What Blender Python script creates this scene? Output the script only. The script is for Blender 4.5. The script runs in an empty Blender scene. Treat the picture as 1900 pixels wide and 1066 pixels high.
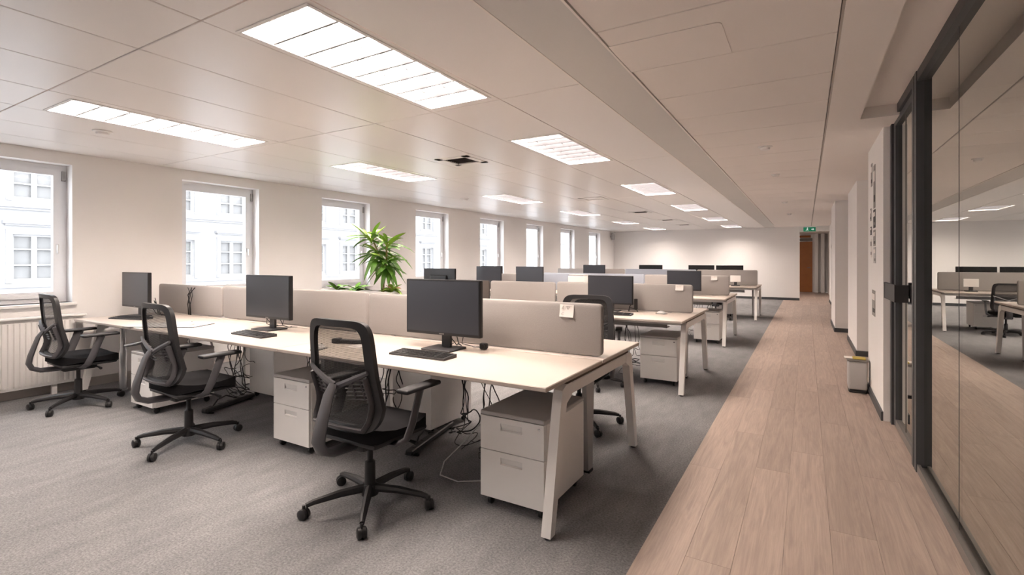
import bpy, bmesh, math, random
from mathutils import Vector, Matrix

random.seed(7)
scene = bpy.context.scene
C = scene.collection
PI = math.pi

# ------------------------------------------------------------------ camera
HC = 1.335
YAW = math.atan((1496 - 950) / 922.0)
cam_d = bpy.data.cameras.new('camera')
cam_d.sensor_fit = 'HORIZONTAL'
cam_d.sensor_width = 36.0
cam_d.lens = 36.0 * 922.0 / 1900.0
cam_d.shift_y = -(533 - 482) / 1900.0
cam_d.clip_start = 0.05
cam_d.clip_end = 300
cam = bpy.data.objects.new('camera', cam_d)
cam.location = (0, 0, HC)
cam.rotation_euler = (PI / 2, 0, YAW)
C.objects.link(cam)
scene.camera = cam

# ------------------------------------------------------------------ world, exposure
w = bpy.data.worlds.new('overcast_sky')
scene.world = w
w.use_nodes = True
bg = w.node_tree.nodes['Background']
bg.inputs[0].default_value = (0.93, 0.96, 1.0, 1)
bg.inputs[1].default_value = 8.5
LAMP_STRENGTH = 57.0
LAMP_COLOR = (1.0, 0.86, 0.765, 1)
scene.view_settings.view_transform = 'Standard'
scene.view_settings.look = 'None'
scene.view_settings.gamma = 1.0
scene.view_settings.exposure = 0.14
scene.view_settings.use_curve_mapping = False


# ------------------------------------------------------------------ materials
def lin(h):
    h = h.lstrip('#')
    r = []
    for i in (0, 2, 4):
        c = int(h[i:i + 2], 16) / 255.0
        r.append(c / 12.92 if c <= 0.04045 else ((c + 0.055) / 1.055) ** 2.4)
    return (r[0], r[1], r[2], 1.0)


M = {}


def mat(name, hexcol, rough=0.5, metal=0.0, spec=0.5, var=0.0, scale=20.0, bump=0.0, bscale=200.0, emit=None):
    m = bpy.data.materials.new(name)
    m.use_nodes = True
    nt = m.node_tree
    b = nt.nodes['Principled BSDF']
    col = lin(hexcol)
    b.inputs['Base Color'].default_value = col
    b.inputs['Roughness'].default_value = rough
    b.inputs['Metallic'].default_value = metal
    b.inputs['Specular IOR Level'].default_value = spec
    tc = nt.nodes.new('ShaderNodeTexCoord')
    nz = nt.nodes.new('ShaderNodeTexNoise')
    nz.inputs['Scale'].default_value = scale
    nz.inputs['Detail'].default_value = 3.0
    nt.links.new(tc.outputs['Object'], nz.inputs['Vector'])
    mx = nt.nodes.new('ShaderNodeMix')
    mx.data_type = 'RGBA'
    v = max(var, 0.012)
    mx.inputs[6].default_value = tuple(c * (1 - v) for c in col[:3]) + (1,)
    mx.inputs[7].default_value = tuple(min(1, c * (1 + v)) for c in col[:3]) + (1,)
    nt.links.new(nz.outputs['Fac'], mx.inputs[0])
    nt.links.new(mx.outputs[2], b.inputs['Base Color'])
    if bump > 0:
        n2 = nt.nodes.new('ShaderNodeTexNoise')
        n2.inputs['Scale'].default_value = bscale
        n2.inputs['Detail'].default_value = 2.0
        nt.links.new(tc.outputs['Object'], n2.inputs['Vector'])
        bp = nt.nodes.new('ShaderNodeBump')
        bp.inputs['Strength'].default_value = bump
        bp.inputs['Distance'].default_value = 0.01
        nt.links.new(n2.outputs['Fac'], bp.inputs['Height'])
        nt.links.new(bp.outputs['Normal'], b.inputs['Normal'])
    if emit:
        b.inputs['Emission Color'].default_value = emit[0]
        b.inputs['Emission Strength'].default_value = emit[1]
    M[name] = m
    return m


mat('wall', '#f6f3f1', 0.9, spec=0.2, var=0.015, scale=3, bump=0.05, bscale=120)
mat('ceiling_metal', '#efebe8', 0.3, spec=0.45, var=0.012, scale=2)
mat('louvre', '#434346', 0.35, spec=0.6)
mat('ceiling_board', '#f5efea', 0.85, spec=0.2, var=0.012, scale=3)
mat('bulkhead', '#dad8d5', 0.8, spec=0.2, var=0.02, scale=4)
mat('plenum', '#6a5d55', 0.9)
mat('white_paint', '#eceae8', 0.45)
mat('white_metal', '#f2efec', 0.4, var=0.01)
mat('grey_metal', '#a9a8a8', 0.45)
mat('lid_grey', '#b9b6b4', 0.5)
mat('desktop', '#bfb3a9', 0.5, var=0.015, scale=8)
mat('desk_edge', '#cfc8c2', 0.5)
mat('black_plastic', '#222123', 0.45, var=0.05)
mat('dark_plastic', '#2a292b', 0.5, var=0.05)
mat('chair_grey', '#4c4a4d', 0.42, var=0.05)
mat('seat_fabric', '#151416', 0.95, spec=0.2, var=0.2, scale=300, bump=0.3, bscale=500)
mat('screen_glass', '#303238', 0.3, spec=0.5)  # colour lightened and bluish to stand in for window reflections
mat('bezel', '#151517', 0.35)
mat('fabric_grey', '#a8a3a0', 0.95, spec=0.15, var=0.10, scale=260, bump=0.35, bscale=420)
mat('fabric_grey_daylit', '#a6acb8', 0.95, spec=0.15, var=0.08, scale=260, bump=0.3, bscale=420)  # grey fabric with the bluish daylight put into its colour
mat('fabric_dark', '#5b5552', 0.95, spec=0.15, var=0.1, scale=260, bump=0.3, bscale=420)
mat('cable', '#1a191a', 0.5)
mat('cable_white', '#d8d6d4', 0.5)
mat('paper', '#f1ebe6', 0.8)
mat('paper_grey', '#a19c98', 0.8, var=0.35, scale=18)
mat('paper_dark', '#4c4a49', 0.8, var=0.4, scale=14)
mat('ink', '#8f8a88', 0.8)
mat('anthracite', '#45474a', 0.5, var=0.04)
mat('aluminium', '#8a8784', 0.4, metal=0.6)
mat('chrome', '#d9d9da', 0.22, metal=0.7)
mat('door_wood', '#a9672f', 0.5, var=0.15, scale=6)
mat('leaf', '#5b8a30', 0.45, var=0.35, scale=9)
mat('leaf_light', '#83a63a', 0.45, var=0.3, scale=9)
mat('stem', '#8a7a4a', 0.8, var=0.2)
mat('soil', '#3b2c22', 0.95, var=0.3, scale=60)
mat('planter', '#dedbd8', 0.5)
mat('facade', '#969595', 0.9, var=0.03, scale=1.5)
mat('facade_trim', '#838283', 0.9, var=0.05, scale=3)
mat('facade_pane', '#6f6e6d', 0.6, var=0.25, scale=1.2)
mat('street', '#a9a9aa', 0.9)
mat('upvc', '#f4f5f8', 0.4)
mat('sign_green', '#0d6b4a', 0.5, emit=((0.006, 0.13, 0.07, 1), 0.6))
mat('sign_white', '#e8f3ee', 0.5, emit=((0.8, 0.95, 0.9, 1), 0.5))
mat('dark_floor', '#9c8d83', 0.6)
mat('meeting_wall', '#8d857e', 0.9)
mat('skirting', '#b3aca6', 0.6)
mat('yellow_paper', '#c9b35a', 0.7)
mat('foliage_pink', '#b98f7a', 0.6)


def emission(name, color, strength):
    m = bpy.data.materials.new(name)
    m.use_nodes = True
    nt = m.node_tree
    nt.nodes.remove(nt.nodes['Principled BSDF'])
    e = nt.nodes.new('ShaderNodeEmission')
    e.inputs[0].default_value = color
    e.inputs[1].default_value = strength
    nt.links.new(e.outputs[0], nt.nodes['Material Output'].inputs[0])
    M[name] = m


emission('lamp', LAMP_COLOR, LAMP_STRENGTH)
emission('hall_fill_lamp', LAMP_COLOR, 26.0)  # source of the light added in the hall


def carpet_material():
    m = bpy.data.materials.new('carpet')
    m.use_nodes = True
    nt = m.node_tree
    b = nt.nodes['Principled BSDF']
    b.inputs['Roughness'].default_value = 1.0
    b.inputs['Specular IOR Level'].default_value = 0.05
    tc = nt.nodes.new('ShaderNodeTexCoord')

    def noise(s, d, rough=0.6):
        n = nt.nodes.new('ShaderNodeTexNoise')
        n.inputs['Scale'].default_value = s
        n.inputs['Detail'].default_value = d
        n.inputs['Roughness'].default_value = rough
        nt.links.new(tc.outputs['Object'], n.inputs['Vector'])
        return n
    fine = noise(95, 4, 0.75)
    mid = noise(9, 4)
    mp = nt.nodes.new('ShaderNodeMapping')
    mp.inputs['Scale'].default_value = (1.0, 0.35, 1.0)
    mp.inputs['Rotation'].default_value = (0, 0, 0.5)
    nt.links.new(tc.outputs['Object'], mp.inputs['Vector'])
    nt.links.new(mp.outputs[0], mid.inputs['Vector'])
    r1 = nt.nodes.new('ShaderNodeValToRGB')
    r1.color_ramp.elements[0].position = 0.3
    r1.color_ramp.elements[0].color = lin('#6c6b6d')
    r1.color_ramp.elements[1].position = 0.72
    r1.color_ramp.elements[1].color = lin('#a5a3a3')
    nt.links.new(fine.outputs['Fac'], r1.inputs[0])
    r2 = nt.nodes.new('ShaderNodeValToRGB')
    r2.color_ramp.elements[0].position = 0.3
    r2.color_ramp.elements[0].color = (0.78, 0.79, 0.80, 1)
    r2.color_ramp.elements[1].position = 0.7
    r2.color_ramp.elements[1].color = (1.0, 1.0, 1.0, 1)
    nt.links.new(mid.outputs['Fac'], r2.inputs[0])
    mx = nt.nodes.new('ShaderNodeMix')
    mx.data_type = 'RGBA'
    mx.blend_type = 'MULTIPLY'
    mx.inputs[0].default_value = 1.0
    nt.links.new(r1.outputs[0], mx.inputs[6])
    nt.links.new(r2.outputs[0], mx.inputs[7])
    nt.links.new(mx.outputs[2], b.inputs['Base Color'])
    bp = nt.nodes.new('ShaderNodeBump')
    bp.inputs['Strength'].default_value = 0.6
    bp.inputs['Distance'].default_value = 0.01
    nt.links.new(fine.outputs['Fac'], bp.inputs['Height'])
    nt.links.new(bp.outputs[0], b.inputs['Normal'])
    M['carpet'] = m


carpet_material()


def wood_material():
    m = bpy.data.materials.new('oak_plank')
    m.use_nodes = True
    nt = m.node_tree
    b = nt.nodes['Principled BSDF']
    b.inputs['Roughness'].default_value = 0.5
    b.inputs['Specular IOR Level'].default_value = 0.35
    tc = nt.nodes.new('ShaderNodeTexCoord')
    oi = nt.nodes.new('ShaderNodeObjectInfo')
    mul = nt.nodes.new('ShaderNodeMath')
    mul.operation = 'MULTIPLY'
    mul.inputs[1].default_value = 37.0
    nt.links.new(oi.outputs['Random'], mul.inputs[0])
    add = nt.nodes.new('ShaderNodeVectorMath')
    add.operation = 'ADD'
    nt.links.new(tc.outputs['Object'], add.inputs[0])
    nt.links.new(mul.outputs[0], add.inputs[1])
    mp = nt.nodes.new('ShaderNodeMapping')
    mp.inputs['Scale'].default_value = (11.0, 0.9, 1.0)
    nt.links.new(add.outputs[0], mp.inputs['Vector'])
    n1 = nt.nodes.new('ShaderNodeTexNoise')
    n1.inputs['Scale'].default_value = 1.6
    n1.inputs['Detail'].default_value = 6
    n1.inputs['Roughness'].default_value = 0.62
    n1.inputs['Distortion'].default_value = 1.6
    nt.links.new(mp.outputs[0], n1.inputs['Vector'])
    mp2 = nt.nodes.new('ShaderNodeMapping')
    mp2.inputs['Scale'].default_value = (150.0, 4.0, 1.0)
    nt.links.new(add.outputs[0], mp2.inputs['Vector'])
    n2 = nt.nodes.new('ShaderNodeTexNoise')
    n2.inputs['Scale'].default_value = 1.0
    n2.inputs['Detail'].default_value = 3
    nt.links.new(mp2.outputs[0], n2.inputs['Vector'])
    r = nt.nodes.new('ShaderNodeValToRGB')
    r.color_ramp.elements[0].position = 0.25
    r.color_ramp.elements[0].color = lin('#a39187')
    r.color_ramp.elements[1].position = 0.7
    r.color_ramp.elements[1].color = lin('#bfac9f')
    nt.links.new(n1.outputs['Fac'], r.inputs[0])
    r2 = nt.nodes.new('ShaderNodeValToRGB')
    r2.color_ramp.elements[0].position = 0.3
    r2.color_ramp.elements[0].color = (0.86, 0.86, 0.86, 1)
    r2.color_ramp.elements[1].position = 0.65
    r2.color_ramp.elements[1].color = (1, 1, 1, 1)
    nt.links.new(n2.outputs['Fac'], r2.inputs[0])
    mx = nt.nodes.new('ShaderNodeMix')
    mx.data_type = 'RGBA'
    mx.blend_type = 'MULTIPLY'
    mx.inputs[0].default_value = 1.0
    nt.links.new(r.outputs[0], mx.inputs[6])
    nt.links.new(r2.outputs[0], mx.inputs[7])
    hs = nt.nodes.new('ShaderNodeHueSaturation')
    mr = nt.nodes.new('ShaderNodeMapRange')
    mr.inputs['To Min'].default_value = 0.9
    mr.inputs['To Max'].default_value = 1.07
    nt.links.new(oi.outputs['Random'], mr.inputs['Value'])
    nt.links.new(mr.outputs[0], hs.inputs['Value'])
    nt.links.new(mx.outputs[2], hs.inputs['Color'])
    nt.links.new(hs.outputs[0], b.inputs['Base Color'])
    M['oak_plank'] = m


wood_material()


def glass_material(name, panes, tint):
    """architectural glass: thin panes that reflect by Fresnel and let the rest straight through"""
    m = bpy.data.materials.new(name)
    m.use_nodes = True
    nt = m.node_tree
    nt.nodes.remove(nt.nodes['Principled BSDF'])
    fr = nt.nodes.new('ShaderNodeFresnel')
    fr.inputs['IOR'].default_value = 1.52
    # several reflecting surfaces in series: k R / (1 + (k-1) R)
    m1 = nt.nodes.new('ShaderNodeMath')
    m1.operation = 'MULTIPLY'
    m1.inputs[1].default_value = panes
    nt.links.new(fr.outputs[0], m1.inputs[0])
    m2 = nt.nodes.new('ShaderNodeMath')
    m2.operation = 'MULTIPLY_ADD'
    m2.inputs[1].default_value = panes - 1
    m2.inputs[2].default_value = 1.0
    nt.links.new(fr.outputs[0], m2.inputs[0])
    m3 = nt.nodes.new('ShaderNodeMath')
    m3.operation = 'DIVIDE'
    nt.links.new(m1.outputs[0], m3.inputs[0])
    nt.links.new(m2.outputs[0], m3.inputs[1])
    tr = nt.nodes.new('ShaderNodeBsdfTransparent')
    tr.inputs[0].default_value = tint
    gl = nt.nodes.new('ShaderNodeBsdfGlossy')
    gl.inputs['Roughness'].default_value = 0.0
    gl.inputs[0].default_value = (0.93, 0.94, 0.91, 1)
    mx = nt.nodes.new('ShaderNodeMixShader')
    # the inner faces of the pane only let light through
    ge = nt.nodes.new('ShaderNodeNewGeometry')
    m4 = nt.nodes.new('ShaderNodeMath')
    m4.operation = 'SUBTRACT'
    m4.inputs[0].default_value = 1.0
    nt.links.new(ge.outputs['Backfacing'], m4.inputs[1])
    m5 = nt.nodes.new('ShaderNodeMath')
    m5.operation = 'MULTIPLY'
    nt.links.new(m3.outputs[0], m5.inputs[0])
    nt.links.new(m4.outputs[0], m5.inputs[1])
    nt.links.new(m5.outputs[0], mx.inputs[0])
    nt.links.new(tr.outputs[0], mx.inputs[1])
    nt.links.new(gl.outputs[0], mx.inputs[2])
    nt.links.new(mx.outputs[0], nt.nodes['Material Output'].inputs[0])
    M[name] = m


glass_material('glass_window', 1.0, (0.97, 0.98, 0.99, 1))
glass_material('glass_partition', 7.0, (0.62, 0.63, 0.60, 1))


def mesh_fabric():
    m = bpy.data.materials.new('mesh_fabric')
    m.use_nodes = True
    nt = m.node_tree
    b = nt.nodes['Principled BSDF']
    b.inputs['Base Color'].default_value = lin('#2a2829')
    b.inputs['Roughness'].default_value = 0.8
    tc = nt.nodes.new('ShaderNodeTexCoord')
    wv = nt.nodes.new('ShaderNodeTexWave')
    wv.bands_direction = 'Z'
    wv.inputs['Scale'].default_value = 55.0
    wv.inputs['Distortion'].default_value = 0.3
    nt.links.new(tc.outputs['Object'], wv.inputs['Vector'])
    mr = nt.nodes.new('ShaderNodeMapRange')
    mr.inputs['To Min'].default_value = 0.62
    mr.inputs['To Max'].default_value = 0.9
    nt.links.new(wv.outputs['Fac'], mr.inputs['Value'])
    nt.links.new(mr.outputs[0], b.inputs['Alpha'])
    M['mesh_fabric'] = m


mesh_fabric()


# ------------------------------------------------------------------ mesh helpers
class MB:
    def __init__(self):
        self.v = []
        self.f = []

    def add(self, vs, fs):
        n = len(self.v)
        self.v += [tuple(p) for p in vs]
        self.f += [tuple(i + n for i in q) for q in fs]
        return self

    def box(self, x0, x1, y0, y1, z0, z1):
        return self.add([(x0, y0, z0), (x1, y0, z0), (x1, y1, z0), (x0, y1, z0), (x0, y0, z1), (x1, y0, z1), (x1, y1, z1), (x0, y1, z1)],
                        [(0, 3, 2, 1), (4, 5, 6, 7), (0, 1, 5, 4), (1, 2, 6, 5), (2, 3, 7, 6), (3, 0, 4, 7)])

    def rbox(self, x0, x1, y0, y1, z0, z1, r=0.01, seg=2):
        bm = bmesh.new()
        bmesh.ops.create_cube(bm, size=1.0)
        for p in bm.verts:
            p.co = Vector(((x0 + x1) / 2 + p.co.x * (x1 - x0), (y0 + y1) / 2 + p.co.y * (y1 - y0), (z0 + z1) / 2 + p.co.z * (z1 - z0)))
        bmesh.ops.bevel(bm, geom=list(bm.edges), offset=r, segments=seg, profile=0.5, affect='EDGES')
        bm.verts.index_update()
        self.add([p.co for p in bm.verts], [[q.index for q in fc.verts] for fc in bm.faces])
        bm.free()
        return self

    def prism(self, pts, axis, a, b):
        """polygon pts (2D) extruded along axis from a to b; axis x: (y,z), y: (x,z), z: (x,y)"""
        def P(p, t):
            return {'x': (t, p[0], p[1]), 'y': (p[0], t, p[1]), 'z': (p[0], p[1], t)}[axis]
        n = len(pts)
        vs = [P(p, a) for p in pts] + [P(p, b) for p in pts]
        fs = [tuple(range(n))[::-1], tuple(range(n, 2 * n))]
        fs += [(i, (i + 1) % n, n + (i + 1) % n, n + i) for i in range(n)]
        return self.add(vs, fs)

    def tube(self, pts, r, seg=8, flat=None, cap=True):
        """sweep along pts; r number or list; flat=(a,b): elliptical scale"""
        pts = [Vector(p) for p in pts]
        n = len(pts)
        rs = r if isinstance(r, (list, tuple)) else [r] * n
        up = Vector((0, 0, 1))
        t0 = (pts[1] - pts[0]).normalized()
        if abs(t0.dot(up)) > 0.95:
            up = Vector((1, 0, 0))
        nrm = t0.cross(up).normalized()
        vs = []
        for i in range(n):
            t = (pts[min(i + 1, n - 1)] - pts[max(i - 1, 0)]).normalized()
            nrm = (nrm - t * nrm.dot(t)).normalized()
            bn = t.cross(nrm)
            fa, fb = flat if flat else (1, 1)
            for k in range(seg):
                a = 2 * PI * k / seg
                vs.append(pts[i] + nrm * (math.cos(a) * rs[i] * fa) + bn * (math.sin(a) * rs[i] * fb))
        fs = []
        for i in range(n - 1):
            for k in range(seg):
                fs.append((i * seg + k, i * seg + (k + 1) % seg, (i + 1) * seg + (k + 1) % seg, (i + 1) * seg + k))
        if cap:
            fs.append(tuple(range(seg))[::-1])
            fs.append(tuple((n - 1) * seg + k for k in range(seg)))
        return self.add(vs, fs)

    def lathe(self, prof, seg=20, c=(0, 0, 0), axis='z'):
        vs = []
        for (r, h) in prof:
            for k in range(seg):
                a = 2 * PI * k / seg
                x, y = r * math.cos(a), r * math.sin(a)
                p = {'z': (x, y, h), 'x': (h, x, y), 'y': (x, h, y)}[axis]
                vs.append((p[0] + c[0], p[1] + c[1], p[2] + c[2]))
        fs = []
        n = len(prof)
        for i in range(n - 1):
            for k in range(seg):
                fs.append((i * seg + k, i * seg + (k + 1) % seg, (i + 1) * seg + (k + 1) % seg, (i + 1) * seg + k))
        fs.append(tuple(range(seg))[::-1])
        fs.append(tuple((n - 1) * seg + k for k in range(seg)))
        return self.add(vs, fs)

    def build(self, name, material, parent=None, smooth=False, loc=None):
        me = bpy.data.meshes.new(name)
        me.from_pydata(self.v, [], self.f)
        me.update()
        bm = bmesh.new()
        bm.from_mesh(me)
        bmesh.ops.recalc_face_normals(bm, faces=bm.faces)
        bm.to_mesh(me)
        bm.free()
        me.materials.append(M[material])
        if smooth:
            me.shade_smooth()
            try:
                me.set_sharp_from_angle(angle=math.radians(40))
            except Exception:
                pass
        o = bpy.data.objects.new(name, me)
        C.objects.link(o)
        if parent:
            o.parent = parent
        if loc:
            o.location = loc
        return o


def empty(name, loc=(0, 0, 0), rz=0.0):
    o = bpy.data.objects.new(name, None)
    o.empty_display_size = 0.1
    o.location = loc
    o.rotation_euler = (0, 0, rz)
    C.objects.link(o)
    return o


def tag(o, label, cat, group=None, kind=None):
    o['label'] = label
    o['category'] = cat
    if group:
        o['group'] = group
    if kind:
        o['kind'] = kind
    return o


def struct(o, label=None):
    o['kind'] = 'structure'
    if label:
        o['label'] = label
    return o


def copy_tree(o, parent=None):
    c = o.copy()
    C.objects.link(c)
    c.parent = parent
    for ch in list(o.children):
        copy_tree(ch, c)
    return c


def inst(o, name, parent, loc):
    """a piece that shares the mesh of o"""
    c = bpy.data.objects.new(name, o.data)
    C.objects.link(c)
    c.parent = parent
    c.location = loc
    return c


# ================================================================== SETTING
XW = -6.55          # window wall face
YB = 18.95          # back wall face
YN = -5.0           # wall behind the photographer
ZC = 2.44           # ceiling
XG = 0.63           # glass line
XE = -0.66          # carpet / timber edge

# ---- floor
struct(MB().box(XW - 0.3, XE, YN - 0.2, YB + 0.05, -0.12, 0.0).build('floor', 'carpet'), 'grey mottled office carpet')
walk = struct(MB().box(XE, 2.2, YN - 0.2, 26.5, -0.12, -0.012).build('floor_walkway', 'dark_floor'), 'pale oak plank walkway beside the carpet')
PW = 0.19
plank_protos = {}
for ci in range(8):
    x0 = XE + ci * PW
    y = -2.2 + (ci * 0.83) % 1.9
    k = 0
    while y < 23.5:
        L = [1.9, 1.5, 2.2][(ci + k) % 3]
        if L not in plank_protos:
            mb = MB().rbox(0.0004, PW - 0.0004, 0.0004, L - 0.0004, -0.0115, 0.0, 0.0006, 1)
            p = mb.build('plank', 'oak_plank', walk, loc=(x0, y, 0))
            plank_protos[L] = p
        else:
            p = inst(plank_protos[L], 'plank', walk, (x0, y, 0))
        y += L
        k += 1
# far corridor carpet beyond the opening (hall floor)
struct(MB().box(-2.4, XE, YB + 0.05, 26.5, -0.12, 0.0).build('floor_hall', 'carpet'), 'carpet of the hall beyond the opening')

# ---- window wall
WIN = [(-3.05, -2.05), (-0.98, 0.02), (1.10, 2.11), (3.165, 4.155), (5.195, 6.195), (7.38, 8.41), (9.60, 10.65), (11.83, 12.83), (14.03, 15.08), (16.36, 17.45)]
ZS, ZH = 0.90, 2.318
WT = 0.30
mb = MB()
ys = YN
for (a, b) in WIN:
    mb.box(XW - WT, XW, ys, a, 0, ZC + 0.1)
    mb.box(XW - WT, XW, a, b, 0, ZS)
    mb.box(XW - WT, XW, a, b, ZH, ZC + 0.1)
    ys = b
mb.box(XW - WT, XW, ys, YB + 0.3, 0, ZC + 0.1)
struct(mb.build('wall_left', 'wall'), 'off-white window wall')


def window(n, a, b):
    root = empty('window_%d' % n, (XW - 0.15, (a + b) / 2, ZS))
    struct(root, 'white framed window with a tilt handle on its right side')
    wd = (b - a) / 2
    H = ZH - ZS
    fw = 0.05
    # outer frame
    mb = MB()
    for (y0, y1, z0, z1) in ((-wd, wd, 0, fw), (-wd, wd, H - fw, H), (-wd, -wd + fw, fw, H - fw), (wd - fw, wd, fw, H - fw)):
        mb.box(-0.06, 0.0, y0, y1, z0, z1)
    mb.build('frame', 'upvc', root)
    # opening sash
    sw = 0.065
    i = fw - 0.004
    mb = MB()
    for (y0, y1, z0, z1) in ((-wd + i, wd - i, i, i + sw), (-wd + i, wd - i, H - i - sw, H - i), (-wd + i, -wd + i + sw, i + sw, H - i - sw), (wd - i - sw, wd - i, i + sw, H - i - sw)):
        mb.box(-0.045, 0.014, y0, y1, z0, z1)
    s = mb.build('sash', 'upvc', root)
    e = i + sw
    MB().box(-0.022, -0.016, -wd + e, wd - e, e, H - e).build('pane', 'glass_window', s)
    h = MB().rbox(0.014, 0.028, wd - i - sw / 2 - 0.014, wd - i - sw / 2 + 0.014, 0.52, 0.60, 0.004, 1)
    h.rbox(0.028, 0.05, wd - i - sw / 2 - 0.009, wd - i - sw / 2 + 0.009, 0.50, 0.59, 0.004, 1)
    h.build('handle', 'white_paint', root, True)
    MB().box(0.0, 0.022, wd - fw + 0.006, wd - 0.012, H - 0.16, H - 0.06).build('hinge', 'grey_metal', root)
    MB().rbox(0.0, 0.20, -wd - 0.03, wd + 0.03, -0.03, 0.0, 0.004, 1).build('window_sill', 'white_paint', root)


for n, (a, b) in enumerate(WIN):
    if n >= 1:
        window(n, a, b)
    else:
        window(len(WIN), a, b)
struct(MB().box(XW, XW + 0.02, YN, YB, 0, 0.09).build('baseboard_left', 'skirting'), 'grey skirting under the windows')

# ---- back wall with opening to the hall
mb = MB()
mb.box(XW, -0.84, YB, YB + 0.2, 0, ZC + 0.1)
mb.box(-0.84, -0.19, YB - 0.02, YB + 0.2, 0, ZC + 0.1)
mb.box(-0.19, 0.75, YB, YB + 0.2, 2.27, ZC + 0.1)
struct(mb.build('wall_back', 'wall'), 'plain off-white wall at the far end')
struct(MB().box(XW + 0.02, -0.84, YB - 0.012, YB, 0, 0.08).box(-0.84, -0.19, YB - 0.032, YB - 0.02, 0, 0.08).build('baseboard_back', 'anthracite'), 'dark skirting at the far wall')
# hall
mb = MB()
mb.box(-2.4, 2.2, 24.2, 24.4, 0, 2.6)
mb.box(-2.4, -2.2, YB + 0.2, 24.4, 0, 2.6)
mb.box(0.75, 0.95, YB, 24.4, 0, 2.6)
struct(mb.build('wall_hall', 'wall'), 'walls of the hall beyond the opening')
struct(MB().box(-2.4, 2.2, YB + 0.2, 24.4, 2.42, 2.6).build('ceiling_hall', 'ceiling_board'), 'hall ceiling')
# hall door
dr = struct(empty('door_2', (-0.12, 24.2, 0)), 'orange-brown wooden door in the hall')
MB().box(-0.62, 0.34, -0.06, 0.0, 0, 2.10).build('leaf', 'door_wood', dr)
MB().rbox(0.24, 0.27, -0.10, -0.06, 1.0, 1.03, 0.005, 1).rbox(0.15, 0.27, -0.115, -0.10, 1.005, 1.025, 0.004, 1).build('handle', 'chrome', dr)
MB().box(-0.62, 0.34, -0.05, 0.0, 2.13, 2.24).build('transom', 'meeting_wall', dr)
MB().box(-0.62, 0.28, -0.05, 0.0, 2.27, 2.36).build('head_panel', 'door_wood', dr)
# hall radiator/cupboard columns at the right
for k, x in enumerate((0.30, 0.52)):
    struct(MB().box(x, x + 0.12, 23.9, 24.2, 0, 2.42).build('trim_%d' % (k + 10), 'wall'))

# ---- right hand walls (pillars), all with dark skirting
mb = MB()
mb.box(0.55, 2.2, 5.12, 6.28, 0, ZC + 0.1)
struct(mb.build('wall_right', 'wall'), 'white wall pier beside the glass door')
struct(MB().box(0.535, 0.55, 5.12, 6.295, 0, 0.075).box(0.55, 1.4, 6.28, 6.295, 0, 0.075).build('baseboard_right', 'anthracite'), 'dark skirting of the pier')
piers = [(0.605, 8.40, 10.05), (0.46, 11.0, 12.6), (0.60, 15.2, 16.4), (0.64, 17.6, YB)]
for k, (x, a, b) in enumerate(piers):
    struct(MB().box(x, 2.2, a, b, 0, ZC + 0.1).build('wall_pier_%d' % (k + 1), 'wall'), 'white wall pier along the walkway')
    struct(MB().box(x - 0.014, x, a - 0.014, b, 0, 0.075).box(x, 1.6, a - 0.014, a, 0, 0.075).build('baseboard_pier_%d' % (k + 1), 'anthracite'))
struct(MB().box(1.62, 1.8, 6.28, YB, 0, ZC + 0.1).build('wall_right_recess', 'wall'), 'recessed wall between the piers')

# ---- wall behind the photographer
struct(MB().box(XW, 4.2, YN - 0.2, YN, 0, ZC + 0.2).build('wall_front', 'wall'), 'wall behind the photographer')

# ---- meeting room behind the glass
mb = MB()
mb.box(4.0, 4.2, YN, 5.3, 0, 2.7)
mb.box(0.72, 4.2, 5.12, 5.3, 0, 2.7)
struct(mb.build('wall_meeting_room', 'meeting_wall'), 'walls of the dark meeting room')
struct(MB().box(2.2, 4.2, YN, 5.3, -0.12, 0.0).build('floor_meeting_room', 'dark_floor'))
struct(MB().box(XG + 0.05, 4.2, YN, 5.3, 2.56, 2.7).build('ceiling_meeting_room', 'meeting_wall'))

# ---- ceiling: dark void slab, panels hung below it
ceil = struct(MB().box(XW - 0.3, 2.2, YN - 0.2, YB + 0.2, 2.62, 2.75).build('ceiling', 'plenum'), 'suspended metal panel ceiling')


def panel_mesh(w, l, holes, name, m, parent, loc):
    """a panel w x l (x,y) with rectangular holes (x0,x1,y0,y1); bottom at 0, 18 mm thick"""
    mb = MB()
    g = 0.0035
    if not holes:
        mb.rbox(g, w - g, g, l - g, 0, 0.018, 0.003, 1)
    else:
        hx0, hx1 = holes[0][0], holes[0][1]
        mb.box(g, hx0, g, l - g, 0, 0.018)
        mb.box(hx1, w - g, g, l - g, 0, 0.018)
        y = g
        for (a, b, c, d) in sorted(holes, key=lambda q: q[2]):
            mb.box(hx0, hx1, y, c, 0, 0.018)
            y = d
        mb.box(hx0, hx1, y, l - g, 0, 0.018)
    return mb.build(name, m, parent, loc=loc)


XJ = [XW, -6.05, -5.45, -4.86, -4.25, -3.615, -3.01, -2.406, -1.815, -1.22]
YJ = [YN, -2.35, -0.42, 1.245, 2.905, 5.40, 8.62, 11.78, 15.0, YB]
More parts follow.
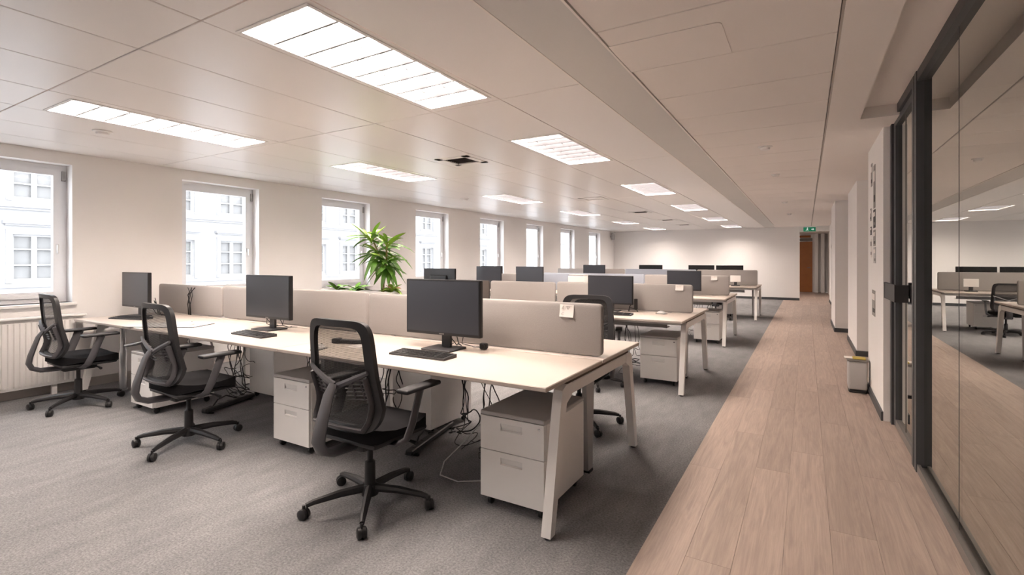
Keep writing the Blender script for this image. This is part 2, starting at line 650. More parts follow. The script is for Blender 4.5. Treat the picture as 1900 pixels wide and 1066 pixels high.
# light positions (x0, x1, y0, y1)
LX = [(-2.36, -1.86), (-4.82, -4.34)]
LY = [(-1.75, -0.55), (1.40, 2.825), (3.95, 5.29), (7.12, 8.50), (10.26, 11.62), (13.75, 14.88), (17.0, 18.25)]  # first row is unseen, added to give light from behind the camera
VX = (-3.52, -3.09)
VY = [4.27, 8.25, 11.20, 13.80, 16.0]
VS = 0.42
for i in range(len(XJ) - 1):
    x0, x1 = XJ[i], XJ[i + 1]
    for j in range(len(YJ) - 1):
        y0, y1 = YJ[j], YJ[j + 1]
        holes = []
        for (a, b) in LX:
            if a >= x0 - 0.01 and b <= x1 + 0.01:
                for (c, d) in LY:
                    if c >= y0 - 0.02 and d <= y1 + 0.02:
                        holes.append((a - x0, b - x0, c - y0, d - y0))
        if VX[0] >= x0 and VX[1] <= x1:
            for c in VY:
                if c >= y0 and c + VS <= y1:
                    holes.append((VX[0] - x0, VX[1] - x0, c - y0, c - y0 + VS))
        panel_mesh(x1 - x0, y1 - y0, holes, 'ceiling_panel', 'ceiling_metal', ceil, (x0, y0, ZC))
# bulkhead strip between the two ceiling fields
struct(MB().box(-1.214, -0.896, YN, YB, ZC - 0.004, ZC + 0.06).build('trim_1', 'bulkhead'), 'flat grey strip running down the ceiling')
struct(MB().box(-1.226, -1.214, YN, YB, ZC - 0.006, ZC + 0.05).box(-0.896, -0.884, YN, YB, ZC - 0.006, ZC + 0.05).build('trim_2', 'ceiling_board'), 'thin edge profiles of the ceiling strip')
# right field panels
y = 2.88 - 0.588 * 13
first = None
while y < YB - 0.1:
    y1 = min(y + 0.588, YB)
    panel_mesh(0.135 + 0.884, y1 - y, [], 'ceiling_panel', 'ceiling_board', ceil, (-0.884, y, ZC))
    y += 0.588
# access hatch with a rounded corner
hatch = [(-0.882, 2.47), (-0.37, 2.47)] + [(-0.37 + 0.03 * math.sin(math.radians(a)), 2.50 - 0.03 * math.cos(math.radians(a))) for a in (15, 30, 45, 60, 75, 90)] + [(-0.34, 2.868), (-0.882, 2.868)]
MB().prism(hatch, 'z', ZC - 0.004, ZC).build('access_hatch', 'ceiling_board', ceil)
# plain border with the raised slot over the glass
struct(MB().box(0.147, 0.365, YN, YB, ZC - 0.002, ZC + 0.15).box(0.365, 2.2, 4.75, YB, ZC - 0.002, ZC + 0.15).build('ceiling_border', 'ceiling_board'), 'plain plaster border along the glass')
struct(MB().box(0.135, 0.147, YN, YB, ZC + 0.004, ZC + 0.05).build('trim_3', 'skirting'), 'shadow gap beside the border')
struct(MB().box(0.365, 0.66, YN, 4.75, 2.525, 2.62).build('ceiling_slot', 'ceiling_board'), 'raised ceiling slot over the glass')

# ---- glass partition
gp = struct(empty('wall_glass', (XG, 0, 0)), 'frameless glass partition in dark grey channels')
MB().box(-0.03, 0.05, YN, 3.99, 0, 0.035).box(-0.03, -0.012, YN, 3.99, 0.035, 0.05).box(0.03, 0.05, YN, 3.99, 0.035, 0.05).build('bottom_channel', 'aluminium', gp)
MB().box(-0.03, 0.05, YN, 3.99, 2.46, 2.524).build('top_channel', 'anthracite', gp)
gy = [YN, -0.6, 1.30, 3.16, 3.985]
for k in range(4):
    MB().box(0.004, 0.016, gy[k] + 0.003, gy[k + 1] - 0.003, 0.036, 2.46).build('pane', 'glass_partition', gp)
for k in range(1, 4):
    MB().box(0.003, 0.017, gy[k] - 0.003, gy[k] + 0.003, 0.036, 2.46).build('joint', 'anthracite', gp)
MB().box(-0.035, 0.06, 3.99, 4.06, 0, 2.524).build('post', 'anthracite', gp)
MB().box(-0.02, 0.05, 4.06, 4.082, 0, 2.524).build('seal', 'black_plastic', gp)
MB().box(-0.035, 0.06, 4.082, 4.14, 0, 2.524).build('post', 'anthracite', gp)
MB().box(-0.035, 0.06, 5.04, 5.118, 0, 2.524).build('post', 'anthracite', gp)
MB().box(-0.035, 0.06, 4.14, 5.04, 2.46, 2.524).build('door_head', 'anthracite', gp)
for z in (0.6, 0.92, 1.13, 1.6, 2.1):
    MB().rbox(-0.026, -0.018, 4.064, 4.078, z, z + 0.05, 0.002, 1).build('strike_plate', 'chrome', gp)
# door leaf
dl = struct(empty('door_1', (XG, 4.59, 0)), 'glass door with dark stiles and a square pull')
MB().box(-0.02, 0.03, 0.355, 0.435, 0.012, 2.45).build('stile', 'anthracite', dl)
MB().box(-0.02, 0.03, -0.445, -0.43, 0.012, 2.45).build('stile', 'aluminium', dl)
MB().box(-0.02, 0.03, -0.43, 0.355, 0.012, 0.07).build('bottom_rail', 'aluminium', dl)
MB().box(-0.02, 0.03, -0.43, 0.355, 2.40, 2.45).build('top_rail', 'anthracite', dl)
MB().box(0.0, 0.01, -0.43, 0.355, 0.07, 2.40).build('pane', 'glass_partition', dl)
MB().box(-0.004, 0.0, 0.02, 0.026, 0.07, 2.40).build('pane_edge', 'aluminium', dl)
h = MB().box(-0.085, -0.07, -0.10, 0.43, 1.03, 1.155).box(-0.085, -0.004, -0.115, -0.10, 1.03, 1.155).box(-0.07, -0.02, 0.38, 0.42, 1.05, 1.135).build('handle', 'dark_plastic', dl)
MB().box(-0.089, -0.0855, 0.40, 0.43, 1.03, 1.155).build('handle_edge', 'aluminium', h)

# ================================================================== CEILING FITTINGS
ROWNAME = ['added unseen behind the photographer', 'nearest', 'second', 'third', 'fourth', 'fifth', 'farthest']


def ceiling_light(x0, x1, y0, y1, label, group):
    root = empty('ceiling_light', ((x0 + x1) / 2, (y0 + y1) / 2, ZC))
    tag(root, label, 'ceiling light', group)
    w, l = (x1 - x0) / 2, (y1 - y0) / 2
    mb = MB()
    t = 0.014
    for (a, b, c, d) in ((-w - t, w + t, -l - t, -l + 0.006), (-w - t, w + t, l - 0.006, l + t), (-w - t, -w + 0.006, -l, l), (w - 0.006, w + t, -l, l)):
        mb.box(a, b, c, d, -0.004, 0.0)
    mb.build('frame', 'white_paint', root)
    mb = MB()
    for (a, b, c, d) in ((-w, w, -l, -l + 0.004), (-w, w, l - 0.004, l), (-w, -w + 0.004, -l, l), (w - 0.004, w, -l, l)):
        mb.box(a, b, c, d, 0.0, 0.09)
    mb.build('housing', 'white_paint', root)
    MB().box(-w + 0.004, w - 0.004, -l + 0.004, l - 0.004, 0.075, 0.085).build('lamp_panel', 'lamp', root)
    n = 8
    p = 2 * l / n
    proto = None
    for k in range(1, n):
        yy = -l + k * p
        if proto is None:
            proto = MB().prism([(-0.006, 0.002), (0.006, 0.002), (0.016, 0.058), (-0.016, 0.058)], 'x', -w + 0.005, w - 0.005).build('cross_blade', 'louvre', root, loc=(0, yy, 0))
        else:
            inst(proto, 'cross_blade', root, (0, yy, 0))
    # scalloped fins along the lamp
    fin = None
    for xx in (-w * 0.36, w * 0.36):
        if fin is None:
            mb = MB()
            for k in range(n):
                ya = -l + k * p
                pts = [(ya + 0.02, 0.058)]
                for q in range(9):
                    a = q / 8
                    pts.append((ya + 0.02 + a * (p - 0.04), 0.058 - 0.045 * math.sin(PI * a) ** 0.8))
                pts.append((ya + p - 0.02, 0.058))
                pts = pts[1:-1]
                mb.prism(pts, 'x', -0.003, 0.003)
            fin = mb.build('scalloped_fin', 'louvre', root, loc=(xx, 0, 0))
        else:
            inst(fin, 'scalloped_fin', root, (xx, 0, 0))
    return root


for j, (c, d) in enumerate(LY):
    ceiling_light(LX[0][0], LX[0][1], c, d, 'recessed louvred ceiling light, %s in the row beside the grey ceiling strip' % ROWNAME[j], 'ceiling lights')
    ceiling_light(LX[1][0], LX[1][1], c, d, 'recessed louvred ceiling light, %s in the row along the windows' % ROWNAME[j], 'ceiling lights')

for j, c in enumerate(VY):
    root = empty('ceiling_vent', ((VX[0] + VX[1]) / 2, c + VS / 2, ZC))
    tag(root, 'square louvred air vent in the ceiling, %s from the camera' % ['first', 'second', 'third', 'fourth', 'fifth'][j], 'vent', 'ceiling air vents')
    s = VS / 2
    sx = (VX[1] - VX[0]) / 2
    mb = MB()
    for (a, b, cc, d) in ((-sx, sx, -s, -s + 0.07), (-sx, sx, s - 0.07, s), (-sx, -sx + 0.07, -s, s), (sx - 0.07, sx, -s, s)):
        mb.box(a, b, cc, d, -0.005, 0.008)
    mb.build('frame', 'white_metal', root)
    MB().box(-sx, sx, -s, s, 0.06, 0.065).build('backing', 'black_plastic', root)
    pr = None
    for k in range(8):
        yy = -s + 0.085 + k * (2 * s - 0.17) / 7
        if pr is None:
            pr = MB().prism([(-0.012, 0.0), (-0.009, 0.0), (0.016, 0.03), (0.013, 0.03)], 'x', -sx + 0.07, sx - 0.07).build('slat', 'fabric_dark', root, loc=(0, yy, 0))
        else:
            inst(pr, 'slat', root, (0, yy, 0))


def detector(x, y, label, r=0.05):
    root = tag(empty('smoke_detector', (x, y, ZC)), label, 'detector', 'round ceiling detectors')
    MB().lathe([(r * 1.15, 0.0), (r * 1.15, -0.008), (r, -0.012)], 20).build('base', 'white_metal', root, True)
    MB().lathe([(r * 0.8, -0.012), (r * 0.75, -0.03), (r * 0.4, -0.036)], 20).build('head', 'white_metal', root, True)


detector(-0.345, 5.43, 'round white smoke detector on the right ceiling field, nearest the camera', 0.055)
detector(-0.34, 7.25, 'round white smoke detector on the right ceiling field, second from the camera', 0.045)
detector(-0.35, 10.75, 'round white smoke detector on the right ceiling field, third from the camera', 0.045)
detector(-0.345, 13.56, 'round white smoke detector on the right ceiling field, farthest from the camera', 0.045)
detector(-5.29, 7.26, 'round white detector on the ceiling beside the windows, farther one', 0.07)
detector(-5.20, 1.88, 'round white detector on the ceiling above the nearest window', 0.06)

# unseen light added to brighten the hall, kept hidden above the opening
hall_fill = tag(empty('ceiling_light', (-0.2, 20.1, 2.42)), 'added unseen ceiling light brightening the hall beyond the opening', 'ceiling light', 'ceiling lights')
MB().rbox(-0.32, 0.32, -0.32, 0.32, -0.03, 0.0, 0.006, 1).build('frame', 'white_paint', hall_fill)
MB().box(-0.29, 0.29, -0.29, 0.29, -0.033, -0.0305).build('lamp_panel', 'hall_fill_lamp', hall_fill)

# exit sign
es = tag(empty('exit_sign', (0.09, YB - 0.35, ZC)), 'green emergency exit sign hanging over the hall opening', 'exit sign')
MB().box(-0.003, 0.003, -0.01, 0.01, -0.05, 0.0).build('hanger', 'white_metal', es)
MB().rbox(-0.17, 0.17, -0.02, 0.02, -0.19, -0.05, 0.006, 1).build('body', 'sign_green', es)
mb = MB()
yy = -0.0215
# running figure
mb.lathe([(0.014, -0.0225), (0.014, -0.0205)], 12, (-0.055, 0, -0.078), 'y')
mb.add([(-0.078, yy, -0.095), (-0.05, yy, -0.095), (-0.05, yy, -0.13), (-0.078, yy, -0.13)], [(0, 1, 2, 3)])
mb.add([(-0.05, yy, -0.10), (-0.025, yy, -0.112), (-0.027, yy, -0.12), (-0.05, yy, -0.112)], [(0, 1, 2, 3)])
mb.add([(-0.062, yy, -0.13), (-0.05, yy, -0.13), (-0.03, yy, -0.165), (-0.042, yy, -0.167)], [(0, 1, 2, 3)])
mb.add([(-0.078, yy, -0.13), (-0.066, yy, -0.13), (-0.095, yy, -0.165), (-0.105, yy, -0.16)], [(0, 1, 2, 3)])
mb.build('running_figure', 'sign_white', es)
MB().add([(0.05, yy, -0.105), (0.09, yy, -0.105), (0.09, yy, -0.085), (0.13, yy, -0.12), (0.09, yy, -0.155), (0.09, yy, -0.135), (0.05, yy, -0.135)],
         [(0, 1, 2, 3, 4, 5, 6)]).build('arrow', 'sign_white', es)

# speaker in the far corner
sp = tag(empty('wall_speaker', (XW + 0.08, YB - 0.35, 2.2)), 'small grey wall speaker in the far window corner', 'speaker')
MB().box(-0.08, -0.03, -0.02, 0.02, 0.02, 0.06).build('bracket', 'grey_metal', sp)
MB().rbox(-0.035, 0.06, -0.07, 0.07, -0.08, 0.14, 0.01, 2).build('body', 'lid_grey', sp)

# ================================================================== FURNITURE
ZD = 0.74


def bench(x_right, x_left, y0, y1, frames, label, seams):
    """a back-to-back desk bench: desktops, end frames with splayed legs, rails"""
    root = tag(empty('bench_desk', (x_right, y0, 0)), label, 'desk', 'rows of bench desks')
    L = x_left - x_right          # negative
    D = y1 - y0
    mid = D / 2
    edges = [0] + [s - x_right for s in seams] + [L]
    for k in range(len(edges) - 1):
        a, b = edges[k + 1], edges[k]
        for (c, d) in ((0, mid - 0.012), (mid + 0.012, D)):
            MB().rbox(a + 0.001, b - 0.001, c, d, ZD - 0.024, ZD, 0.004, 1).build('desktop', 'desktop', root)
    for fi, (fx, kind) in enumerate(frames):
        x = fx - x_right
        # top rail of the frame
        MB().rbox(x - 0.048, x - 0.002, 0.26, D - 0.26, ZD - 0.099, ZD - 0.037, 0.006, 1).build('frame_rail', 'white_metal', root)
        MB().box(x - 0.045, x - 0.005, 0.25, D - 0.25, ZD - 0.037, ZD - 0.0235).build('spacer', 'plenum', root)
        if kind == 'end':
            for s in (0, 1):
                def Y(v):
                    return v if s == 0 else D - v
                pts = [(Y(0.045), 0.012), (Y(0.095), 0.012), (Y(0.235), ZD - 0.13), (Y(0.30), ZD - 0.10), (Y(0.30), ZD - 0.036), (Y(0.225), ZD - 0.036), (Y(0.185), ZD - 0.055), (Y(0.17), ZD - 0.10)]
                leg = MB().prism(pts, 'x', x - 0.05, x).build('leg', 'white_metal', root)
                MB().lathe([(0.018, 0.0), (0.018, 0.013)], 12, (x - 0.025, Y(0.07), 0)).build('foot', 'black_plastic', leg)
            # tapered centre blade
            MB().prism([(mid + 0.06, ZD - 0.10), (mid + 0.20, ZD - 0.10), (mid + 0.165, 0.015), (mid + 0.095, 0.015)], 'x', x - 0.16, x - 0.13).build('centre_leg', 'grey_metal', root)
            MB().box(x - 0.165, x - 0.125, mid + 0.10, mid + 0.16, 0.0, 0.016).build('foot', 'black_plastic', root)
        else:
            for yy in (0.42, D - 0.42):
                leg = MB().prism([(yy - 0.03, 0.012), (yy + 0.03, 0.012), (yy + 0.045, ZD - 0.10), (yy - 0.045, ZD - 0.10)], 'x', x - 0.045, x - 0.005).build('leg', 'white_metal', root)
                MB().lathe([(0.018, 0.0), (0.018, 0.013)], 12, (x - 0.025, yy, 0)).build('foot', 'black_plastic', leg)
    for yy in (0.34, D - 0.34):
        MB().box(L + 0.02, -0.052, yy - 0.02, yy + 0.02, ZD - 0.08, ZD - 0.03).build('long_rail', 'white_metal', root)
    # cable tray under the middle
    MB().box(L + 0.1, -0.30, mid - 0.10, mid + 0.02, ZD - 0.16, ZD - 0.15).box(L + 0.1, -0.30, mid - 0.105, mid - 0.10, ZD - 0.16, ZD - 0.10).build('cable_tray', 'grey_metal', root)
    return root


ROWS = [(2.07, 3.57), (4.98, 6.48), (8.15, 9.70), (12.05, 13.5)]
bench(-1.04, -6.385, *ROWS[0], [(-1.042, 'end'), (-3.05, 'mid'), (-5.15, 'mid'), (-6.33, 'end')], 'long white bench desk, nearest row, reaching the radiator', [-3.07, -5.17])
bench(-1.03, -5.25, *ROWS[1], [(-1.032, 'end'), (-3.05, 'mid'), (-5.19, 'end')], 'white bench desk row directly behind the nearest row', [-3.1])
bench(-1.06, -6.1, *ROWS[2], [(-1.062, 'end'), (-3.6, 'mid'), (-6.04, 'end')], 'white bench desk, third row from the camera', [-3.6])
bench(-0.93, -6.1, *ROWS[3], [(-0.932, 'end'), (-3.5, 'mid'), (-6.04, 'end')], 'white bench desk of the farthest row by the end wall', [-3.5])


def desk_screen(xr, xl, y, z1, m, label, end_round=True):
    """upholstered divider standing on the desk joint"""
    root = tag(empty('desk_screen', ((xr + xl) / 2, y, ZD)), label, 'desk screen', 'fabric desk screens')
    hw = (xr - xl) / 2
    bm = bmesh.new()
    h = z1 - ZD
    r = 0.03
    pts = []
    for (cx, cz, a0) in ((hw - r, 0.006 + r, -90), (hw - r, h - r, 0), (-hw + r, h - r, 90), (-hw + r, 0.006 + r, 180)):
        for q in range(5):
            a = math.radians(a0 + q * 22.5)
            pts.append((cx + r * math.cos(a), cz + r * math.sin(a)))
    t = 0.022
    rings = []
    for (yy, ins) in ((-t, 0.010), (-t + 0.004, 0.003), (-t + 0.010, 0.0), (t - 0.010, 0.0), (t - 0.004, 0.003), (t, 0.010)):
        ring = []
        for (px, pz) in pts:
            sx = (hw - ins) / hw
            cz = h / 2
            sz = (h / 2 - ins) / (h / 2)
            ring.append(bm.verts.new((px * sx, yy, cz + (pz - cz) * sz)))
        rings.append(ring)
    n = len(pts)
    for i in range(len(rings) - 1):
        for k in range(n):
            bm.faces.new((rings[i][k], rings[i][(k + 1) % n], rings[i + 1][(k + 1) % n], rings[i + 1][k]))
    bm.faces.new(rings[0][::-1])
    bm.faces.new(rings[-1])
    mb = MB()
    bm.verts.index_update()
    mb.add([p.co for p in bm.verts], [[q.index for q in f.verts] for f in bm.faces])
    bm.free()
    mb.build('padded_panel', m, root, True)
    for xx in (-hw + 0.25, hw - 0.25):
        MB().box(xx - 0.02, xx + 0.02, -0.01, 0.01, -0.06, 0.012).build('clamp', 'grey_metal', root)
    return root


YS = [2.90, 5.76, 8.93, 12.78]
desk_screen(-1.07, -3.055, YS[0], 1.065, 'fabric_grey', 'warm grey fabric screen with a white note, nearest desk row')
desk_screen(-3.085, -5.155, YS[0], 1.07, 'fabric_grey', 'grey fabric screen behind the middle monitor of the nearest row')
desk_screen(-5.185, -6.48, YS[0], 1.06, 'fabric_grey', 'short grey fabric screen behind the window-side monitor, nearest row')
desk_screen(-1.08, -2.735, YS[1], 1.06, 'fabric_grey', 'grey fabric screen with a note, second desk row')
desk_screen(-2.765, -3.745, YS[1], 1.05, 'fabric_grey', 'pale grey fabric screen in the middle of the second row')
desk_screen(-3.775, -5.20, YS[1], 1.05, 'fabric_dark', 'charcoal fabric screen at the left end of the second row')
desk_screen(-1.10, -2.50, YS[2], 1.075, 'fabric_grey', 'grey fabric screen with a note, third desk row')
desk_screen(-2.52, -4.54, YS[2], 1.08, 'fabric_grey_daylit', 'grey fabric screen with bluish daylight in its colour, third row')
desk_screen(-4.56, -6.05, YS[2], 1.05, 'fabric_grey', 'grey fabric screen at the window end of the third row')
desk_screen(-0.97, -2.30, YS[3], 1.10, 'fabric_grey', 'grey fabric screen at the aisle end of the farthest row')
desk_screen(-2.32, -4.10, YS[3], 1.10, 'fabric_grey_daylit', 'grey fabric screen with bluish daylight in its colour, farthest row')
desk_screen(-4.12, -6.05, YS[3], 1.10, 'fabric_grey', 'grey fabric screen at the window end of the farthest row')


def note(x, y, z, w, h, label, tilt=0.0):
    root = tag(empty('paper_note', (x, y, z)), label, 'note', 'notes on the desk screens')
    root.rotation_euler = (0, tilt, 0)
    mb = MB()
    n = 6
    vs = []
    for i in range(n + 1):
        zz = -h / 2 + h * i / n
        curl = -0.010 * ((n - i) / n) ** 2
        for yy in (curl - 0.0008, curl):
            vs += [(-w / 2, yy, zz), (w / 2, yy, zz)]
    fs = []
    for i in range(n):
        a = 4 * i
        b = a + 4
        fs += [(a, a + 1, b + 1, b), (a + 2, b + 2, b + 3, a + 3), (a, b, b + 2, a + 2), (a + 1, a + 3, b + 3, b + 1)]
    fs += [(0, 2, 3, 1), (4 * n, 4 * n + 1, 4 * n + 3, 4 * n + 2)]
    mb.add(vs, fs)
    sheet = mb.build('sheet', 'paper', root)

    def cy(zz):
        i = (zz + h / 2) / h * n
        return -0.010 * ((n - i) / n) ** 2 - 0.0018
    # pencil-like marks
    def stroke(pts, t):
        q = [(p[0] * w, cy(p[1] * h), p[1] * h) for p in pts]
        MB().tube(q, t, 4, (1, 0.3)).build('pencil_mark', 'ink', root)
    stroke([(-0.36, 0.1), (-0.30, 0.28), (-0.24, 0.36), (-0.20, 0.20), (-0.18, 0.02)], 0.0016)
    stroke([(-0.34, 0.14), (-0.20, 0.16)], 0.0014)
    stroke([(-0.10, 0.10), (-0.11, 0.34)], 0.0014)
    stroke([(-0.06, 0.36), (0.20, 0.37)], 0.0018)
    stroke([(0.0, 0.34), (0.04, 0.16), (0.10, 0.12), (0.15, 0.20), (0.16, 0.34)], 0.0016)
    stroke([(0.26, 0.38), (0.36, 0.39)], 0.0014)
    stroke([(-0.20, -0.16), (-0.32, -0.20), (-0.36, -0.30), (-0.28, -0.36), (-0.20, -0.32)], 0.0018)
    return root


note(-1.30, YS[0] - 0.026, 1.015, 0.095, 0.078, 'white handwritten note taped to the nearest grey desk screen', 0.02)
note(-1.22, YS[1] - 0.026, 1.025, 0.085, 0.06, 'white note taped to the second row grey screen', 0.0)
note(-1.33, YS[2] - 0.026, 1.03, 0.095, 0.065, 'white note taped to the third row grey screen', 0.0)


def make_pedestal():
    """white two drawer pedestal on casters; front faces -Y, origin under its middle"""
    root = empty('drawer_pedestal')
    w, d, z0, z1 = 0.195, 0.52, 0.055, 0.52
    MB().rbox(-w, w, 0.02, d, z0, z1 - 0.022, 0.004, 1).build('body', 'white_metal', root)
    MB().rbox(-w - 0.001, w + 0.001, 0.0, d + 0.001, z1 - 0.022, z1, 0.004, 1).build('top', 'lid_grey', root)
    zb = z0 + 0.004
    for (a, b) in ((zb, zb + 0.252), (zb + 0.257, z1 - 0.026)):
        # drawer front with a recessed grip
        hx, hz0, hz1 = 0.066, b - 0.066, b - 0.028
        mb = MB()
        mb.box(-w + 0.002, -hx, 0.0, 0.021, a, b)
        mb.box(hx, w - 0.002, 0.0, 0.021, a, b)
        mb.box(-hx, hx, 0.0, 0.021, a, hz0)
        mb.box(-hx, hx, 0.0, 0.021, hz1, b)
        dr = mb.build('drawer', 'white_metal', root)
        MB().prism([(0.018, hz0), (0.018, hz1), (0.001, hz1), (0.004, hz1 - 0.008), (0.012, hz0 + 0.004), (0.001, hz0)], 'x', -hx, hx).build('handle', 'white_paint', dr)
    MB().lathe([(0.007, -0.002), (0.007, 0.003)], 12, (w - 0.03, 0, z1 - 0.05), 'y').build('lock', 'chrome', root, True)
    pr = None
    for (x, y) in ((-w + 0.04, 0.05), (w - 0.04, 0.05), (-w + 0.04, d - 0.05), (w - 0.04, d - 0.05)):
        if pr is None:
            pr = MB().lathe([(0.020, -0.012), (0.025, -0.008), (0.025, 0.008), (0.020, 0.012)], 14, (0, 0, 0.025), 'x').box(-0.014, 0.014, -0.012, 0.012, 0.045, 0.056).build('caster', 'black_plastic', root, True, loc=(x, y, 0))
        else:
            inst(pr, 'caster', root, (x, y, 0))
    return root


ped = make_pedestal()
peds = [(-1.335, 2.245, 0, 'white two-drawer pedestal under the aisle end of the nearest desk'),
        (-3.10, 2.20, 0, 'white two-drawer pedestal left of the nearest mesh chair'),
        (-5.03, 2.10, 0, 'white two-drawer pedestal between the two window-side chairs'),
        (-4.50, 3.40, PI, 'white pedestal seen from behind, under the middle of the nearest desk'),
        (-2.62, 3.42, PI, 'white pedestal seen from behind, right of the nearest chair'),
        (-1.36, 5.36, 0, 'white two-drawer pedestal at the aisle end of the second row'),
        (-1.38, 8.45, 0, 'white two-drawer pedestal at the aisle end of the third row'),
        (-1.70, 12.75, 0, 'white pedestal at the aisle end of the farthest row'),
        (-2.75, 5.50, 0, 'white pedestal in the middle of the second row')]
for k, (x, y, rz, lab) in enumerate(peds):
    o = ped if k == 0 else copy_tree(ped)
    o.location = (x, y, 0)
    o.rotation_euler = (0, 0, rz)
    tag(o, lab, 'drawer unit', 'white drawer pedestals')


def make_monitor():
    """screen faces -Y; origin on the desk under the stand"""
    root = empty('monitor')
    z0, z1, w = 0.095, 0.465, 0.305
    MB().rbox(-w, w, -0.018, 0.018, z0, z1, 0.006, 2).rbox(-0.16, 0.16, 0.018, 0.045, z0 + 0.08, z1 - 0.10, 0.01, 1).build('housing', 'bezel', root)
    MB().box(-w + 0.012, w - 0.012, -0.0188, -0.0175, z0 + 0.020, z1 - 0.012).build('screen', 'screen_glass', root)
    MB().box(-0.02, 0.02, -0.0186, -0.0175, z0 + 0.007, z0 + 0.013).build('badge', 'aluminium', root)
    MB().rbox(-0.04, 0.04, 0.03, 0.05, 0.008, z0 + 0.16, 0.006, 1).build('neck', 'dark_plastic', root)
    MB().rbox(-0.12, 0.12, -0.09, 0.10, 0.0, 0.012, 0.005, 1).build('base', 'dark_plastic', root)
    return root


mon = make_monitor()
mons = [(-2.085, 2.62, 0.02, 1, 'large black monitor facing the nearest mesh chair'),
        (-3.96, 2.60, 0.0, 1, 'black monitor in the middle of the nearest desk row'),
        (-6.10, 2.50, -0.02, 1, 'black monitor at the window end of the nearest desk row'),
        (-1.96, 5.55, 0.0, 0.89, 'black monitor beside the second row aisle end'),
        (-4.86, 6.02, PI, 1, 'black monitor back above the nearest monitor, second row'),
        (-1.76, 8.62, 0.0, 0.9, 'black monitor on the third row near the aisle'),
        (-5.66, 8.62, 0.0, 1, 'black monitor at the window end of the third row, in front'),
        (-5.98, 9.22, PI - 0.15, 1, 'black monitor at the window end of the third row, behind'),
        (-4.70, 8.62, 0.0, 1, 'dark monitor beside the daylight-tinted screen, third row'),
        (-4.84, 12.45, 0.0, 1, 'black monitor at the window side of the farthest row'),
        (-3.52, 13.1, PI, 1, 'black monitor in the middle of the farthest row'),
        (-2.25, 13.05, PI, 1, 'black monitor behind the aisle screen of the farthest row, left one'),
        (-1.60, 13.05, PI, 1, 'black monitor behind the aisle screen of the farthest row, right one')]
for k, (x, y, rz, s, lab) in enumerate(mons):
    o = mon if k == 0 else copy_tree(mon)
    o.location = (x, y, ZD)
    o.scale = (s, s, s)
    o.rotation_euler = (0, 0, rz)
    tag(o, lab, 'monitor', 'desk monitors')
# small white display on the far row
wd = tag(empty('desk_display', (-1.40, 12.45, ZD), 0), 'small white-screened display on the farthest row', 'monitor')
MB().rbox(-0.11, 0.11, -0.012, 0.012, 0.09, 0.24, 0.005, 1).build('housing', 'white_metal', wd)
MB().box(-0.10, 0.10, -0.0135, -0.011, 0.10, 0.23).build('screen', 'paper', wd)
MB().rbox(-0.03, 0.03, 0.0, 0.02, 0.0, 0.13, 0.004, 1).rbox(-0.09, 0.09, -0.05, 0.06, 0.0, 0.02, 0.005, 1).build('stand', 'dark_plastic', wd)
# printer
pt = tag(empty('printer', (-3.66, 8.62, ZD)), 'small white printer on the third row beside the daylight-tinted screen', 'printer')
MB().rbox(-0.16, 0.16, -0.13, 0.13, 0.0, 0.30, 0.012, 2).build('body', 'white_metal', pt)
MB().rbox(-0.15, 0.15, -0.12, 0.12, 0.30, 0.325, 0.006, 1).build('scanner_lid', 'lid_grey', pt)
MB().box(-0.11, 0.11, -0.18, -0.131, 0.06, 0.075).build('paper_tray', 'grey_metal', pt)


def make_keyboard():
    root = empty('keyboard')
    MB().prism([(-0.065, 0.0), (0.065, 0.0), (0.065, 0.022), (-0.065, 0.012)], 'x', -0.215, 0.215).build('case', 'dark_plastic', root)
    rows = [13, 13, 12, 11]
    key = None
    mb = MB()
    for r in range(5):
        y = -0.052 + r * 0.0225
        z = 0.0122 + (y + 0.065) / 0.13 * 0.010
        if r == 0:
            xs = [(-0.205, 0.03), (-0.172, 0.02), (-0.149, 0.02), (-0.126, 0.12), (0.0, 0.02), (0.023, 0.02), (0.05, 0.02), (0.073, 0.02), (0.096, 0.02)]
        else:
            xs = [(-0.205 + i * 0.0225, 0.019) for i in range(14)]
        xs += [(0.13 + i * 0.0225, 0.019) for i in range(3)]
        for (x, wd_) in xs:
            mb.box(x, x + wd_, y, y + 0.018, z, z + 0.004)
    o = mb.build('keys', 'black_plastic', root)
    o['kind'] = 'stuff'
    return root


kb = make_keyboard()
kbs = [(-2.05, 2.37, 0.02, 'black keyboard before the large nearest monitor'),
       (-3.76, 2.34, -0.05, 'black keyboard before the middle monitor'),
       (-5.88, 2.36, 0.25, 'black keyboard before the window-end monitor'),
       (-1.82, 5.22, 0.1, 'black keyboard on the second desk row')]
for k, (x, y, rz, lab) in enumerate(kbs):
    o = kb if k == 0 else copy_tree(kb)
    o.location = (x, y, ZD)
    o.rotation_euler = (0, 0, rz)
    tag(o, lab, 'keyboard', 'desk keyboards')


def make_mouse():
    root = empty('computer_mouse')
    bm = bmesh.new()
    bmesh.ops.create_uvsphere(bm, u_segments=16, v_segments=10, radius=1)
    for p in bm.verts:
        z = max(p.co.z, -0.15)
        p.co = Vector((p.co.x * 0.033 * (1 - 0.12 * p.co.y), p.co.y * 0.056, 0.005 + (z + 0.15) * 0.028))
    mb = MB()
    bm.verts.index_update()
    mb.add([p.co + Vector((0, 0, -0.004)) for p in bm.verts], [[q.index for q in f.verts] for f in bm.faces])
    bm.free()
    mb.build('shell', 'lid_grey', root, True)
    MB().lathe([(0.007, -0.003), (0.007, 0.003)], 12, (0, 0.028, 0.028), 'x').build('wheel', 'black_plastic', root)
    MB().rbox(-0.034, 0.034, -0.057, 0.057, 0.0, 0.004, 0.002, 1).build('sole', 'black_plastic', root)
    return root


